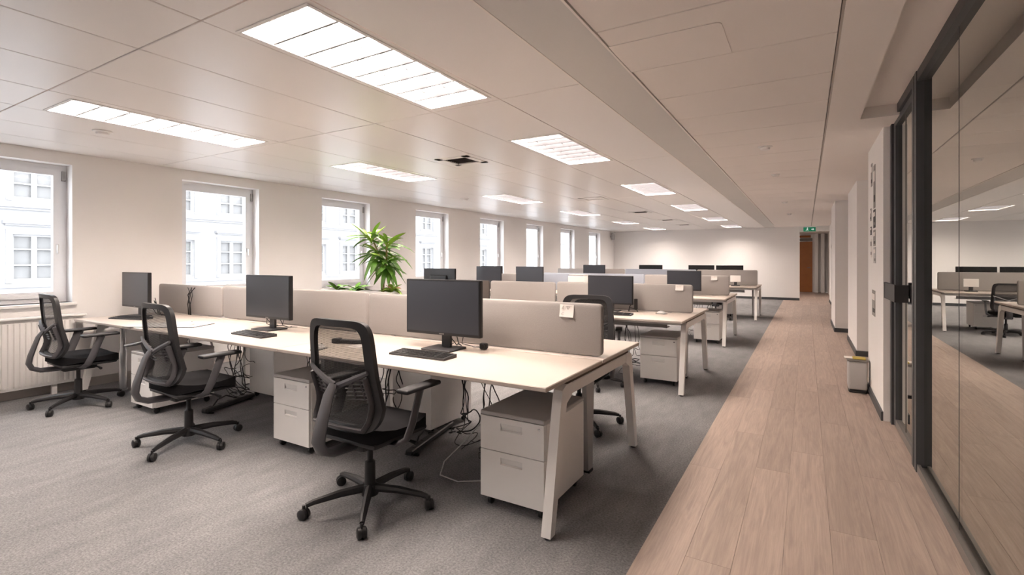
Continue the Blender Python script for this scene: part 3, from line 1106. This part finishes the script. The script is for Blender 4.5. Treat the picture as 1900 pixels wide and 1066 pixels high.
ms = make_mouse()
for k, (x, y, rz, lab) in enumerate([(-2.80, 2.20, 0.3, 'grey computer mouse on the nearest desk left of the chair'),
                                     (-4.83, 2.40, 0.6, 'grey computer mouse behind the middle chair'),
                                     (-1.38, 5.58, 1.2, 'computer mouse lying near the aisle end of the second row')]):
    o = ms if k == 0 else copy_tree(ms)
    o.location = (x, y, ZD)
    o.rotation_euler = (0, 0, rz)
    tag(o, lab, 'mouse', 'computer mice')

# dark desk pad, handset, puck, pen stand
dp = tag(empty('desk_pad', (-4.98, 2.30, ZD), 0.45), 'thin dark desk pad lying behind the middle chair', 'desk pad')
MB().rbox(-0.33, 0.33, -0.15, 0.15, 0.0, 0.005, 0.002, 1).build('pad', 'dark_plastic', dp)
MB().box(-0.32, 0.32, -0.14, 0.14, 0.005, 0.0056).build('writing_surface', 'lid_grey', dp)
hs = tag(empty('phone_handset', (-2.80, 2.46, ZD), 0.35), 'slim black handset lying on the desk behind the nearest chair back', 'handset')
MB().rbox(-0.12, 0.12, -0.026, 0.026, 0.0, 0.028, 0.010, 2).build('grip', 'black_plastic', hs, True)
MB().rbox(-0.13, -0.07, -0.03, 0.03, 0.0, 0.036, 0.010, 2).build('earpiece', 'black_plastic', hs, True)
MB().rbox(0.09, 0.13, -0.022, 0.022, 0.0, 0.022, 0.006, 2).build('end_cap', 'lid_grey', hs, True)
nt_ = tag(empty('memo_sheet', (-2.66, 2.42, ZD), 0.2), 'white memo sheet beside the black handset', 'paper')
MB().box(-0.05, 0.05, -0.06, 0.06, 0.0005, 0.0018).build('sheet', 'paper', nt_)
pk = tag(empty('webcam', (-1.84, 2.74, ZD), 0.3), 'small black webcam lying beside the large nearest monitor', 'webcam')
MB().rbox(-0.028, 0.028, -0.02, 0.02, 0.004, 0.046, 0.012, 2).build('body', 'black_plastic', pk, True)
MB().lathe([(0.012, -0.024), (0.012, -0.019)], 14, (0, 0, 0.026), 'y').build('lens', 'bezel', pk, True)
MB().box(-0.07, -0.027, -0.008, 0.008, 0.012, 0.022).build('clip', 'chrome', pk)
ps = tag(empty('pen_stand', (-1.70, 5.62, ZD), 0.2), 'bent black wire pen stand on the second row desk', 'pen stand')
MB().tube([(-0.06, 0, 0.004), (-0.05, 0, 0.06), (-0.02, 0, 0.10)], 0.006, 6).build('wire', 'dark_plastic', ps)
MB().tube([(-0.05, 0, 0.05), (0.02, 0, 0.03), (0.045, 0, 0.004)], 0.005, 6).build('wire', 'dark_plastic', ps)
MB().rbox(0.0, 0.04, -0.012, 0.012, 0.03, 0.15, 0.004, 1).build('holder', 'dark_plastic', ps)


# ------------------------------------------------------------------ chairs
def backrest_point(x, t):
    """surface of the back: x sideways -1..1, t height 0..1 -> local xyz"""
    z = 0.475 + 0.56 * t
    wid = 0.258 - 0.012 * abs(t - 0.25) * 2 - 0.012 * t
    y = -0.235 + 0.10 * math.exp(-((t - 0.22) / 0.22) ** 2) * 0.55 - 0.06 * (t ** 2) + 0.055 * t
    y += -0.035 * (1 - x * x)
    return Vector((x * wid, y + 0.035, z))


def make_chair():
    root = empty('office_chair')
    # frame of the back: rounded loop
    loop = []
    n = 44
    for k in range(n):
        a = 2 * PI * k / n
        ca, sa = math.cos(a), math.sin(a)
        e = 0.28
        x = math.copysign(abs(ca) ** e, ca) * 0.97
        t = 0.5 + 0.5 * math.copysign(abs(sa) ** e, sa)
        loop.append((x, t))
    # wide flat frame band
    mb = MB()
    vs, fs = [], []
    th = 0.013
    for (x, t) in loop:
        o_ = backrest_point(x, t)
        ix, it = x * 0.79, 0.5 + (t - 0.5) * 0.88
        i_ = backrest_point(ix, it)
        for p, dy in ((o_, -th), (o_, th), (i_, th), (i_, -th)):
            vs.append((p.x, p.y + dy, p.z))
    for k in range(n):
        a, b = 4 * k, 4 * ((k + 1) % n)
        for q in range(4):
            fs.append((a + q, a + (q + 1) % 4, b + (q + 1) % 4, b + q))
    mb.add(vs, fs)
    mb.build('back_frame', 'black_plastic', root, True)
    # mesh sheet
    mb = MB()
    nx, nz = 12, 20
    vs, fs = [], []
    for j in range(nz + 1):
        for i in range(nx + 1):
            p = backrest_point((-1 + 2 * i / nx) * 0.82, 0.5 + (j / nz - 0.5) * 0.90)
            vs.append((p.x, p.y + 0.004, p.z))
    for j in range(nz):
        for i in range(nx):
            a = j * (nx + 1) + i
            fs.append((a, a + 1, a + nx + 2, a + nx + 1))
    mb.add(vs, fs)
    mb.build('back_mesh', 'mesh_fabric', root, True)
    # lumbar carrier: grey inner frame (lower half) with slotted wings
    mb = MB()
    prof = [(-0.78, 0.50), (-0.76, 0.10), (-0.70, 0.03), (0.70, 0.03), (0.76, 0.10), (0.78, 0.50)]
    pts = []
    for k in range(len(prof) - 1):
        for q in range(8):
            s = q / 8
            pts.append((prof[k][0] * (1 - s) + prof[k + 1][0] * s, prof[k][1] * (1 - s) + prof[k + 1][1] * s))
    pts.append(prof[-1])
    path = []
    for (x, t) in pts:
        p = backrest_point(x, t)
        path.append((p.x, p.y - 0.020, p.z))
    mb.tube(path, 0.023, 8, (1.0, 0.5))
    mb.build('lumbar_frame', 'chair_grey', root, True)
    for s in (-1, 1):
        mb = MB()
        # wing arm rising from the spine to the side frame
        a = backrest_point(0.0, 0.40)
        path = []
        for q in range(7):
            u = q / 6
            p = backrest_point(s * (0.05 + 0.80 * u), 0.40 + 0.15 * u)
            path.append((p.x, p.y - 0.022 - 0.012 * (1 - u), p.z))
        mb.tube(path, [0.018 - 0.006 * (q / 6) for q in range(7)], 6, (0.8, 1.0))
        mb.build('wing', 'chair_grey', root, True)
        # slotted plate below the wing
        mb = MB()
        for r in range(6):
            t = 0.27 + r * 0.036
            path = []
            x1 = 0.80
            x0 = 0.18
            for q in range(6):
                u = q / 5
                p = backrest_point(s * (x0 + (x1 - x0) * u), t + 0.03 * u)
                path.append((p.x, p.y - 0.016, p.z))
            mb.tube(path, 0.0068, 6, (1.0, 0.5))
        for xx in (0.40, 0.62):
            path = []
            for q in range(5):
                p = backrest_point(s * xx, 0.27 + 0.20 * q / 4 + 0.02)
                path.append((p.x, p.y - 0.016, p.z))
            mb.tube(path, 0.007, 6, (1.2, 0.6))
        mb.build('lumbar_slats', 'chair_grey', root, True)
    # spine: J-shaped
    sp_ = [(0.0, -0.245, 0.71), (0, -0.275, 0.66), (0, -0.30, 0.58), (0, -0.325, 0.50), (0, -0.335, 0.44), (0, -0.315, 0.395), (0, -0.26, 0.37), (0, -0.16, 0.365), (0, -0.02, 0.37)]
    MB().tube(sp_, [0.020, 0.026, 0.029, 0.032, 0.034, 0.034, 0.034, 0.036, 0.045], 10, (1.35, 0.6)).build('spine', 'chair_grey', root, True)
    # seat cushion: rounded slab
    bm = bmesh.new()
    bmesh.ops.create_cube(bm, size=2.0)
    bmesh.ops.subdivide_edges(bm, edges=list(bm.edges), cuts=5, use_grid_fill=True)
    for p in bm.verts:
        x, y, z = p.co
        e = 3.2
        l2 = (abs(x) ** e + abs(y) ** e) ** (1 / e)
        mxy = max(abs(x), abs(y))
        if l2 > 0:
            x, y = x * mxy / l2, y * mxy / l2
        rr = max(abs(x), abs(y))
        z *= 1 - 0.6 * rr ** 8
        nz_ = z * 0.042
        front = max(0, y - 0.55)
        p.co = Vector((x * (0.25 - 0.02 * (y < 0) * abs(y)), 0.03 + y * 0.245, 0.445 + nz_ - front * 0.045 + 0.012 * max(0, -y - 0.5)))
    mb = MB()
    bm.verts.index_update()
    mb.add([p.co for p in bm.verts], [[q.index for q in f.verts] for f in bm.faces])
    bm.free()
    mb.build('seat', 'seat_fabric', root, True)
    MB().rbox(-0.21, 0.21, -0.17, 0.23, 0.385, 0.412, 0.012, 2).build('seat_pan', 'black_plastic', root, True)
    MB().rbox(-0.085, 0.085, -0.13, 0.12, 0.335, 0.388, 0.018, 2).build('tilt_mechanism', 'black_plastic', root, True)
    MB().tube([(0.07, 0.08, 0.36), (0.20, 0.09, 0.36), (0.255, 0.09, 0.355)], [0.007, 0.007, 0.012], 8).build('lever', 'black_plastic', root, True)
    for s in (-1, 1):
        MB().tube([(s * 0.12, -0.03, 0.378), (s * 0.235, -0.03, 0.385), (s * 0.275, -0.01, 0.41), (s * 0.285, 0.02, 0.48), (s * 0.285, 0.065, 0.60), (s * 0.285, 0.085, 0.655)],
                  [0.018, 0.022, 0.025, 0.026, 0.025, 0.028], 8, (1.25, 0.62)).build('arm_post', 'chair_grey', root, True)
        mb = MB()
        mb.rbox(s * 0.285 - 0.04, s * 0.285 + 0.04, -0.06, 0.215, 0.652, 0.676, 0.011, 3)
        mb.build('armrest', 'dark_plastic', root, True)
    # gas lift
    MB().lathe([(0.036, 0.075), (0.036, 0.09), (0.030, 0.11), (0.028, 0.24), (0.020, 0.245), (0.016, 0.25), (0.016, 0.34)], 18).build('gas_lift', 'black_plastic', root, True)
    MB().lathe([(0.028, 0.055), (0.045, 0.06), (0.047, 0.095), (0.036, 0.12)], 18).build('hub', 'black_plastic', root, True)
    leg0 = MB().tube([(0.03, 0, 0.098), (0.16, 0, 0.094), (0.29, 0, 0.078), (0.325, 0, 0.068)], [0.024, 0.021, 0.016, 0.013], 8, (0.95, 1.0)).build('base_leg', 'black_plastic', root, True)
    ca = MB().lathe([(0.018, -0.024), (0.027, -0.019), (0.028, -0.004), (0.022, -0.003), (0.022, 0.003), (0.028, 0.004), (0.027, 0.019), (0.018, 0.024)], 16, (0.0, 0, 0.028), 'x')
    ca.tube([(0, 0, 0.04), (0, 0, 0.072)], 0.008, 8)
    cas = ca.build('caster', 'black_plastic', leg0, True, loc=(0.335, 0, 0))
    cas.rotation_euler = (0, 0, 0.6)
    for k in range(1, 5):
        l = inst(leg0, 'base_leg', root, (0, 0, 0))
        l.rotation_euler = (0, 0, 2 * PI * k / 5)
        c = inst(cas, 'caster', l, (0.335, 0, 0))
        c.rotation_euler = (0, 0, 0.6 + 1.1 * k)
    return root


chair = make_chair()
chairs = [(-2.05, 1.94, 0.0, 22, 'black mesh-back office chair nearest the camera'),
          (-3.88, 1.92, -0.03, 8, 'black mesh-back office chair in the middle of the nearest row'),
          (-5.76, 1.90, -0.05, 20, 'black mesh-back office chair beside the radiator'),
          (-1.60, 3.78, PI + 0.05, 30, 'black chair hidden behind the nearest screen with the note'),
          (-1.95, 5.02, 0.3, 10, 'black office chair at the second row, tucked under the desk'),
          (-1.75, 11.93, 0.1, 0, 'black office chair at the aisle end of the farthest row')]
for k, (x, y, rz, off, lab) in enumerate(chairs):
    o = chair if k == 0 else copy_tree(chair)
    o.location = (x, y, 0)
    o.rotation_euler = (0, 0, rz)
    if 'tucked' in lab or 'farthest' in lab:
        o.scale = (0.9, 0.9, 0.9)
    i = 0
    for ch in o.children:
        if ch.name.startswith('base_leg'):
            ch.rotation_euler = (0, 0, 2 * PI * i / 5 + math.radians(off) - rz)
            i += 1
    tag(o, lab, 'chair', 'black office chairs')

# ------------------------------------------------------------------ power bars and cables
def power_bar(x0, y0, x1, y1, lab):
    L = math.hypot(x1 - x0, y1 - y0)
    o = tag(empty('power_strip', (x0, y0, 0), math.atan2(y1 - y0, x1 - x0)), lab, 'power strip', 'floor power strips')
    MB().rbox(0, L, -0.028, 0.028, 0.012, 0.05, 0.008, 1).build('body', 'black_plastic', o)
    pr = None
    for k in range(5):
        x = 0.08 + k * (L - 0.16) / 4
        if pr is None:
            pr = MB().lathe([(0.02, 0.049), (0.02, 0.053)], 14).build('socket', 'dark_plastic', o, loc=(x, 0, 0))
        else:
            inst(pr, 'socket', o, (x, 0, 0))
    for x in (0.05, L - 0.05):
        MB().box(x - 0.01, x + 0.01, -0.05, 0.05, 0.0, 0.014).build('foot', 'black_plastic', o)
    MB().tube([(0.1, 0, 0.05), (0.16, 0.01, 0.09), (0.26, 0.02, 0.10), (0.36, 0.0, 0.052)], 0.006, 6).build('plug_lead', 'cable', o)


power_bar(-2.31, 2.53, -2.45, 3.18, 'black power strip on the carpet behind the nearest chair')
power_bar(-4.47, 2.33, -4.62, 2.86, 'black power strip on the carpet behind the middle chair')


def tangle(name, label, cx, cy, n, spread, ztop, seed, m='cable', floor=True):
    rnd = random.Random(seed)
    mb = MB()
    for k in range(n):
        x, y = cx + rnd.uniform(-spread, spread) * 0.5, cy + rnd.uniform(-0.05, 0.05)
        pts = [(x, y, ztop)]
        z = ztop
        zz = rnd.uniform(0.12, 0.4)
        while z > zz:
            z -= 0.07
            x += rnd.uniform(-0.035, 0.035)
            y += rnd.uniform(-0.03, 0.03)
            pts.append((x, y, max(z, 0.015)))
        a = rnd.uniform(0, 6.28)
        for q in range(9):
            a += rnd.uniform(0.5, 1.0)
            r = rnd.uniform(0.05, 0.12)
            z = max(0.012, z + rnd.uniform(-0.07, 0.035))
            pts.append((x + r * math.cos(a), y + r * math.sin(a) * 0.8, z))
        # smooth by Chaikin
        P = [Vector(p) for p in pts]
        for _ in range(2):
            Q = [P[0]]
            for i in range(len(P) - 1):
                Q += [P[i] * 0.75 + P[i + 1] * 0.25, P[i] * 0.25 + P[i + 1] * 0.75]
            Q.append(P[-1])
            P = Q
        mb.tube(P, rnd.uniform(0.0028, 0.0045), 5)
    o = mb.build(name, m, None, True)
    tag(o, label, 'cables', kind='stuff')


tangle('cable_tangle', 'tangle of black cables hanging under the nearest desk by its pedestal', -1.93, 2.80, 9, 0.30, 0.62, 3)
tangle('cable_tangle', 'black cables hanging behind the seat of the nearest chair', -2.80, 2.85, 7, 0.22, 0.62, 5)
tangle('cable_tangle', 'black cables hanging behind the middle chair', -4.78, 2.80, 9, 0.25, 0.62, 8)
tangle('cable_tangle', 'cables hanging by the window-end desk leg', -5.75, 2.80, 8, 0.25, 0.62, 12)
tangle('cable_tangle', 'cable heap on the carpet behind the middle pedestal', -3.85, 3.0, 6, 0.3, 0.62, 15)
tangle('cable_tangle', 'cables hanging under the second desk row', -1.95, 5.72, 10, 0.5, 0.62, 21)
tangle('cable_tangle', 'cables hanging under the third desk row', -1.60, 8.95, 10, 0.6, 0.60, 23)
# lead on the floor
P = [(-1.86, 2.85, 0.30), (-1.95, 2.70, 0.14), (-2.02, 2.55, 0.03), (-1.95, 2.42, 0.006), (-1.80, 2.40, 0.006), (-1.66, 2.50, 0.006), (-1.58, 2.66, 0.006)]
tag(MB().tube(P, 0.004, 6).build('network_cable', 'cable_white', None, True), 'thin white network cable looping on the carpet', 'cable')


def desk_cables(x, y, lab, seed):
    rnd = random.Random(seed)
    mb = MB()
    for k in range(4):
        xx = x + rnd.uniform(-0.16, 0.16)
        P = [(xx, y + 0.06, ZD + 0.16 + rnd.uniform(-0.02, 0.05)), (xx + rnd.uniform(-0.03, 0.03), y + 0.085, ZD + 0.09), (xx + rnd.uniform(-0.06, 0.06), y + 0.10, ZD + 0.03),
             (xx + rnd.uniform(-0.05, 0.05), y + 0.14, ZD + 0.008), (xx + rnd.uniform(-0.1, 0.1), y + 0.20, ZD + 0.006)]
        mb.tube(P, 0.0035, 5)
    o = mb.build('monitor_cables', 'cable', None, True)
    tag(o, lab, 'cables', kind='stuff')


desk_cables(-2.10, 2.62, 'black leads drooping behind the large nearest monitor', 2)
desk_cables(-4.02, 2.60, 'black leads drooping behind the middle monitor', 4)
desk_cables(-5.98, 2.52, 'black leads drooping behind the window-end monitor', 6)
# cables standing up at the corner of the window-end screen
mb = MB()
rnd = random.Random(9)
for k in range(5):
    x = -5.72 + rnd.uniform(-0.03, 0.05)
    mb.tube([(x, 2.84, ZD + 0.004), (x + rnd.uniform(-0.02, 0.04), 2.83, ZD + 0.12), (x + rnd.uniform(-0.02, 0.1), 2.82, ZD + 0.22), (x + rnd.uniform(0.0, 0.14), 2.83, ZD + 0.30)], 0.004, 5)
tag(mb.build('loose_cables', 'cable', None, True), 'loose black cables sticking up beside the window-end monitor', 'cables', kind='stuff')

# ------------------------------------------------------------------ radiator
rd = tag(empty('radiator', (XW + 0.02, 1.35, 0.10)), 'white panel radiator under the nearest window', 'radiator')
ry0, ry1 = -0.85, 0.81
MB().box(0.03, 0.10, ry0, ry1, 0.0, 0.67).build('core', 'white_metal', rd)
pr = None
y = ry0 + 0.012
while y < ry1 - 0.03:
    if pr is None:
        pr = MB().prism([(0.10, 0.0), (0.118, 0.006), (0.118, 0.022), (0.10, 0.028)], 'z', 0.03, 0.63).build('flute', 'white_metal', rd, loc=(0, y, 0))
    else:
        inst(pr, 'flute', rd, (0, y, 0))
    y += 0.0415
MB().rbox(0.01, 0.135, ry0 - 0.02, ry1 + 0.02, 0.665, 0.685, 0.004, 1).build('top_cover', 'white_paint', rd)
for yy in (ry0 + 0.2, ry1 - 0.24):
    MB().box(0.05, 0.08, yy, yy + 0.04, -0.10, 0.0).build('foot', 'white_metal', rd)
# chrome post under the window-end desk
po = tag(empty('desk_support_post', (-6.05, 2.36, 0)), 'shiny round support post under the window end of the desk', 'post')
MB().lathe([(0.045, 0.0), (0.045, 0.012), (0.034, 0.016), (0.034, 0.40), (0.026, 0.41), (0.026, 0.655)], 20).build('column', 'chrome', po, True)
MB().tube([(0.0, 0.0, 0.45), (0.10, 0.06, 0.47), (0.22, 0.10, 0.50)], 0.018, 8).build('brace', 'chrome', po, True)

# ------------------------------------------------------------------ planter and plants
pl = tag(empty('planter', (-4.62, 4.28, 0)), 'long white planter behind the nearest desk row', 'planter')
pm = MB()
for (a, b, c, d) in ((-0.60, 0.60, -0.17, -0.145), (-0.60, 0.60, 0.145, 0.17), (-0.60, -0.575, -0.145, 0.145), (0.575, 0.60, -0.145, 0.145)):
    pm.box(a, b, c, d, 0, 0.97)
pm.box(-0.575, 0.575, -0.145, 0.145, 0.02, 0.06)
pm.build('trough', 'planter', pl)
MB().box(-0.574, 0.574, -0.144, 0.144, 0.06, 0.93).build('soil', 'soil', pl)


def leaf_mesh(mb, base, d, length, width, droop, roll=0.0):
    """a lance-shaped folded leaf with thickness"""
    base = Vector(base)
    d = Vector(d).normalized()
    side = d.cross(Vector((0, 0, 1)))
    if side.length < 0.05:
        side = Vector((1, 0, 0))
    side.normalize()
    side = Matrix.Rotation(roll, 3, d) @ side
    n = 7
    vs = []
    for i in range(n + 1):
        u = i / n
        c = base + d * (length * u) + Vector((0, 0, -droop * u * u * length))
        w_ = width * (math.sin(PI * min(1, u * 0.92 + 0.06)) ** 0.8) * 0.5
        if i == n:
            w_ = width * 0.02
        up = side.cross(d)
        vs += [c - side * w_ + up * w_ * 0.35, c, c + side * w_ + up * w_ * 0.35, c - up * 0.002]
    fs = []
    for i in range(n):
        a, b = 4 * i, 4 * (i + 1)
        fs += [(a, a + 1, b + 1, b), (a + 1, a + 2, b + 2, b + 1), (a + 2, a + 3, b + 3, b + 2), (a + 3, a, b, b + 3)]
    fs += [(0, 3, 2, 1), (4 * n, 4 * n + 1, 4 * n + 2, 4 * n + 3)]
    mb.add(vs, fs)


tp = tag(empty('dracaena_plant', (-4.30, 4.28, 0.93)), 'tall green dracaena with long pointed leaves in the planter', 'plant')
stems = [[(0, 0, 0), (0.0, 0.0, 0.18), (-0.01, 0, 0.36), (-0.14, 0.02, 0.55), (-0.20, 0.0, 0.70)],
         [(0, 0, 0.18), (0.03, 0.02, 0.34), (0.05, 0.0, 0.52), (0.06, 0, 0.60)],
         [(0, 0, 0.15), (0.02, -0.03, 0.30), (0.08, -0.02, 0.36)]]
for st in stems:
    MB().tube(st, [0.013, 0.012, 0.011, 0.010, 0.008][:len(st)], 8).build('stem', 'stem', tp, True)
rnd = random.Random(4)
heads = [(Vector((-0.20, 0.0, 0.66)), 19, 0.36, 0.048, (-0.15, 1.0)), (Vector((0.06, 0, 0.58)), 16, 0.33, 0.05, (-0.15, 1.0)), (Vector((0.05, 0.0, 0.36)), 38, 0.27, 0.06, (-0.9, 0.6)), (Vector((-0.10, 0.0, 0.48)), 24, 0.32, 0.052, (-0.75, 0.5))]
for (hc, n, ln, wd_, (e0, e1)) in heads:
    for k in range(n):
        a = k * 2.39996 + rnd.uniform(-0.3, 0.3)
        el = e0 + (e1 - e0) * ((k + 0.5) / n) + rnd.uniform(-0.1, 0.1)
        d = Vector((math.cos(a) * math.cos(el), 0.7 * math.sin(a) * math.cos(el), math.sin(el)))
        mb = MB()
        leaf_mesh(mb, hc + Vector((0, 0, rnd.uniform(-0.06, 0.04))), d, ln * rnd.uniform(0.75, 1.1), wd_ * rnd.uniform(0.85, 1.25), rnd.uniform(0.1, 0.45), rnd.uniform(-0.5, 0.5))
        mb.build('leaf', 'leaf_light' if el > 0.45 else 'leaf', tp, True)
lows = [(-5.12, 4.30, 'low spreading green plant at the left end of the planter', 'leaf', 9, 0.20),
        (-4.72, 4.24, 'low bushy green plant left of the tall dracaena', 'leaf', 12, 0.17),
        (-4.12, 4.22, 'low leafy plant right of the tall dracaena with pinkish tips', 'leaf_light', 16, 0.16)]
for (x, y, lab, m, n, ln) in lows:
    lp = tag(empty('foliage_plant', (x, y, 0.93)), lab, 'plant', 'low plants in the planter')
    for k in range(n):
        a = k * 2.39996
        el = rnd.uniform(0.1, 0.9)
        mb = MB()
        leaf_mesh(mb, (0, 0, 0.01 + 0.05 * rnd.random()), (math.cos(a), 0.6 * math.sin(a), math.sin(el)), ln * rnd.uniform(0.7, 1.2), 0.06, rnd.uniform(0.1, 0.5), rnd.uniform(-0.4, 0.4))
        mm = 'foliage_pink' if ('pinkish' in lab and k % 6 == 2) else m
        mb.build('leaf', mm, lp, True)

# ------------------------------------------------------------------ wall items on the right
sheets = [(5.95, 2.16, 0.10, 0.22, 'paper_grey', 'topmost grey print pinned to the pier by the glass door'),
          (5.72, 2.02, 0.13, 0.40, 'paper_grey', 'tall grey print at the top of the poster column'),
          (6.02, 1.78, 0.09, 0.12, 'paper_grey', 'small grey card left of the poster column'),
          (5.72, 1.72, 0.15, 0.17, 'paper_dark', 'dark square print in the middle of the poster column'),
          (6.00, 1.62, 0.10, 0.08, 'paper_dark', 'small dark card at the left of the poster column'),
          (5.72, 1.54, 0.15, 0.15, 'paper_grey', 'grey square print low in the poster column'),
          (5.98, 1.45, 0.11, 0.18, 'paper', 'white sheet at the lower left of the posters'),
          (5.70, 1.38, 0.16, 0.15, 'lid_grey', 'pale grey lowest print of the poster column'),
          (5.78, 0.93, 0.24, 0.24, 'paper_grey', 'square grey notice below the posters on the pier')]
for (y, z, wy, hz, m, lab) in sheets:
    o = tag(empty('wall_print', (0.55, y, z)), lab, 'poster', 'prints on the pier')
    MB().box(-0.004, -0.0005, -wy / 2, wy / 2, -hz / 2, hz / 2).build('sheet', m, o)
    MB().box(-0.0055, -0.004, -wy / 2 + 0.012, wy / 2 - 0.012, hz * 0.12, hz * 0.36).build('printed_block', 'paper' if m != 'paper' else 'ink', o)
    MB().box(-0.0055, -0.004, -wy / 2 + 0.012, wy * 0.2, -hz * 0.36, -hz * 0.2).build('printed_block', 'ink' if m != 'paper_grey' else 'paper_dark', o)
ls = tag(empty('light_switch', (0.60, 16.0, 1.70)), 'small grey control box on a far pier', 'switch')
MB().rbox(-0.02, -0.0005, -0.05, 0.05, -0.06, 0.06, 0.005, 1).build('plate', 'lid_grey', ls)
MB().rbox(-0.026, -0.019, -0.02, 0.02, -0.03, 0.03, 0.003, 1).build('rocker', 'grey_metal', ls)
# bin
bn = tag(empty('waste_bin', (0.465, 6.14, 0)), 'brushed steel waste bin with scraps on its lid beside the pier', 'bin')
MB().rbox(-0.10, 0.06, -0.09, 0.10, 0.03, 0.315, 0.02, 3).build('body', 'lid_grey', bn, True)
MB().rbox(-0.095, 0.055, -0.085, 0.095, 0.0, 0.032, 0.008, 1).build('base', 'black_plastic', bn)
MB().rbox(-0.11, 0.07, -0.10, 0.11, 0.315, 0.335, 0.008, 2).build('rim', 'aluminium', bn, True)
MB().rbox(-0.06, 0.05, -0.08, 0.03, 0.334, 0.350, 0.005, 1).build('scrap', 'yellow_paper', bn)
MB().rbox(-0.13, -0.02, -0.05, 0.06, 0.336, 0.342, 0.002, 1).build('scrap', 'paper', bn)

# ================================================================== OUTSIDE
XF = -28.0
fb = tag(empty('facade_building', (XF, 0, 0)), 'pale stucco building across the street', 'building')
WW, SPC = 0.72, 2.8
cols = [7.8 + SPC * k for k in range(-5, 13)]
floors = [(0.47, 2.40), (3.88, 5.75), (-2.9, -1.0)]
mb = MB()
ya, yb = -16.0, 95.0
zs = [-6.0]
for (a, b) in sorted(floors):
    zs += [a, b]
zs.append(9.0)
for i in range(0, len(zs), 2):
    mb.box(-0.5, 0, ya, yb, zs[i], zs[i + 1])
for (a, b) in sorted(floors):
    y = ya
    for c in cols:
        mb.box(-0.5, 0, y, c - WW, a, b)
        y = c + WW
    mb.box(-0.5, 0, y, yb, a, b)
mb.build('wall', 'facade', fb)
MB().box(0, 0.30, ya, yb, 3.50, 3.62).box(0, 0.20, ya, yb, 3.40, 3.50).box(0, 0.12, ya, yb, 3.62, 3.70).build('cornice', 'facade_trim', fb)
MB().box(0, 0.18, ya, yb, 0.20, 0.34).box(0, 0.10, ya, yb, 0.02, 0.20).build('string_course', 'facade_trim', fb)
protos = {}
for fi, (a, b) in enumerate(floors):
    h = b - a
    for c in cols:
        if fi not in protos:
            mb = MB()
            t = 0.09
            for (y0, y1, z0, z1) in ((-WW, -WW + t, 0, h), (WW - t, WW, 0, h), (-t, t, 0, h), (-WW, WW, 0, t), (-WW, WW, h - t, h), (-WW, WW, h * 0.34 - 0.03, h * 0.34 + 0.03), (-WW, WW, h * 0.68 - 0.03, h * 0.68 + 0.03)):
                mb.box(-0.24, -0.15, y0, y1, z0, z1)
            wn = mb.build('window', 'facade', fb, loc=(0, c, a))
            pn = MB().box(-0.30, -0.27, -WW, WW, 0, h).build('pane', 'facade_pane', wn)
            mb = MB()
            for (y0, y1, z0, z1) in ((-WW - 0.20, -WW, -0.1, h + 0.2), (WW, WW + 0.20, -0.1, h + 0.2), (-WW, WW, h, h + 0.2)):
                mb.box(0, 0.07, y0, y1, z0, z1)
            sr = mb.build('surround', 'facade_trim', wn)
            hd = MB().box(0, 0.28, -WW - 0.32, WW + 0.32, h + 0.42, h + 0.55).box(0, 0.18, -WW - 0.24, WW + 0.24, h + 0.34, h + 0.42).build('hood', 'facade_trim', wn)
            protos[fi] = (wn, pn, sr, hd)
        else:
            wn, pn, sr, hd = protos[fi]
            q = inst(wn, 'window', fb, (0, c, a))
            for nm, ob in (('pane', pn), ('surround', sr), ('hood', hd)):
                inst(ob, nm, q, (0, 0, 0))
st = MB().box(-60, XW - 0.3, -60, 110, -6.2, -6.0).build('street', 'street')
struct(st, 'street below the windows')
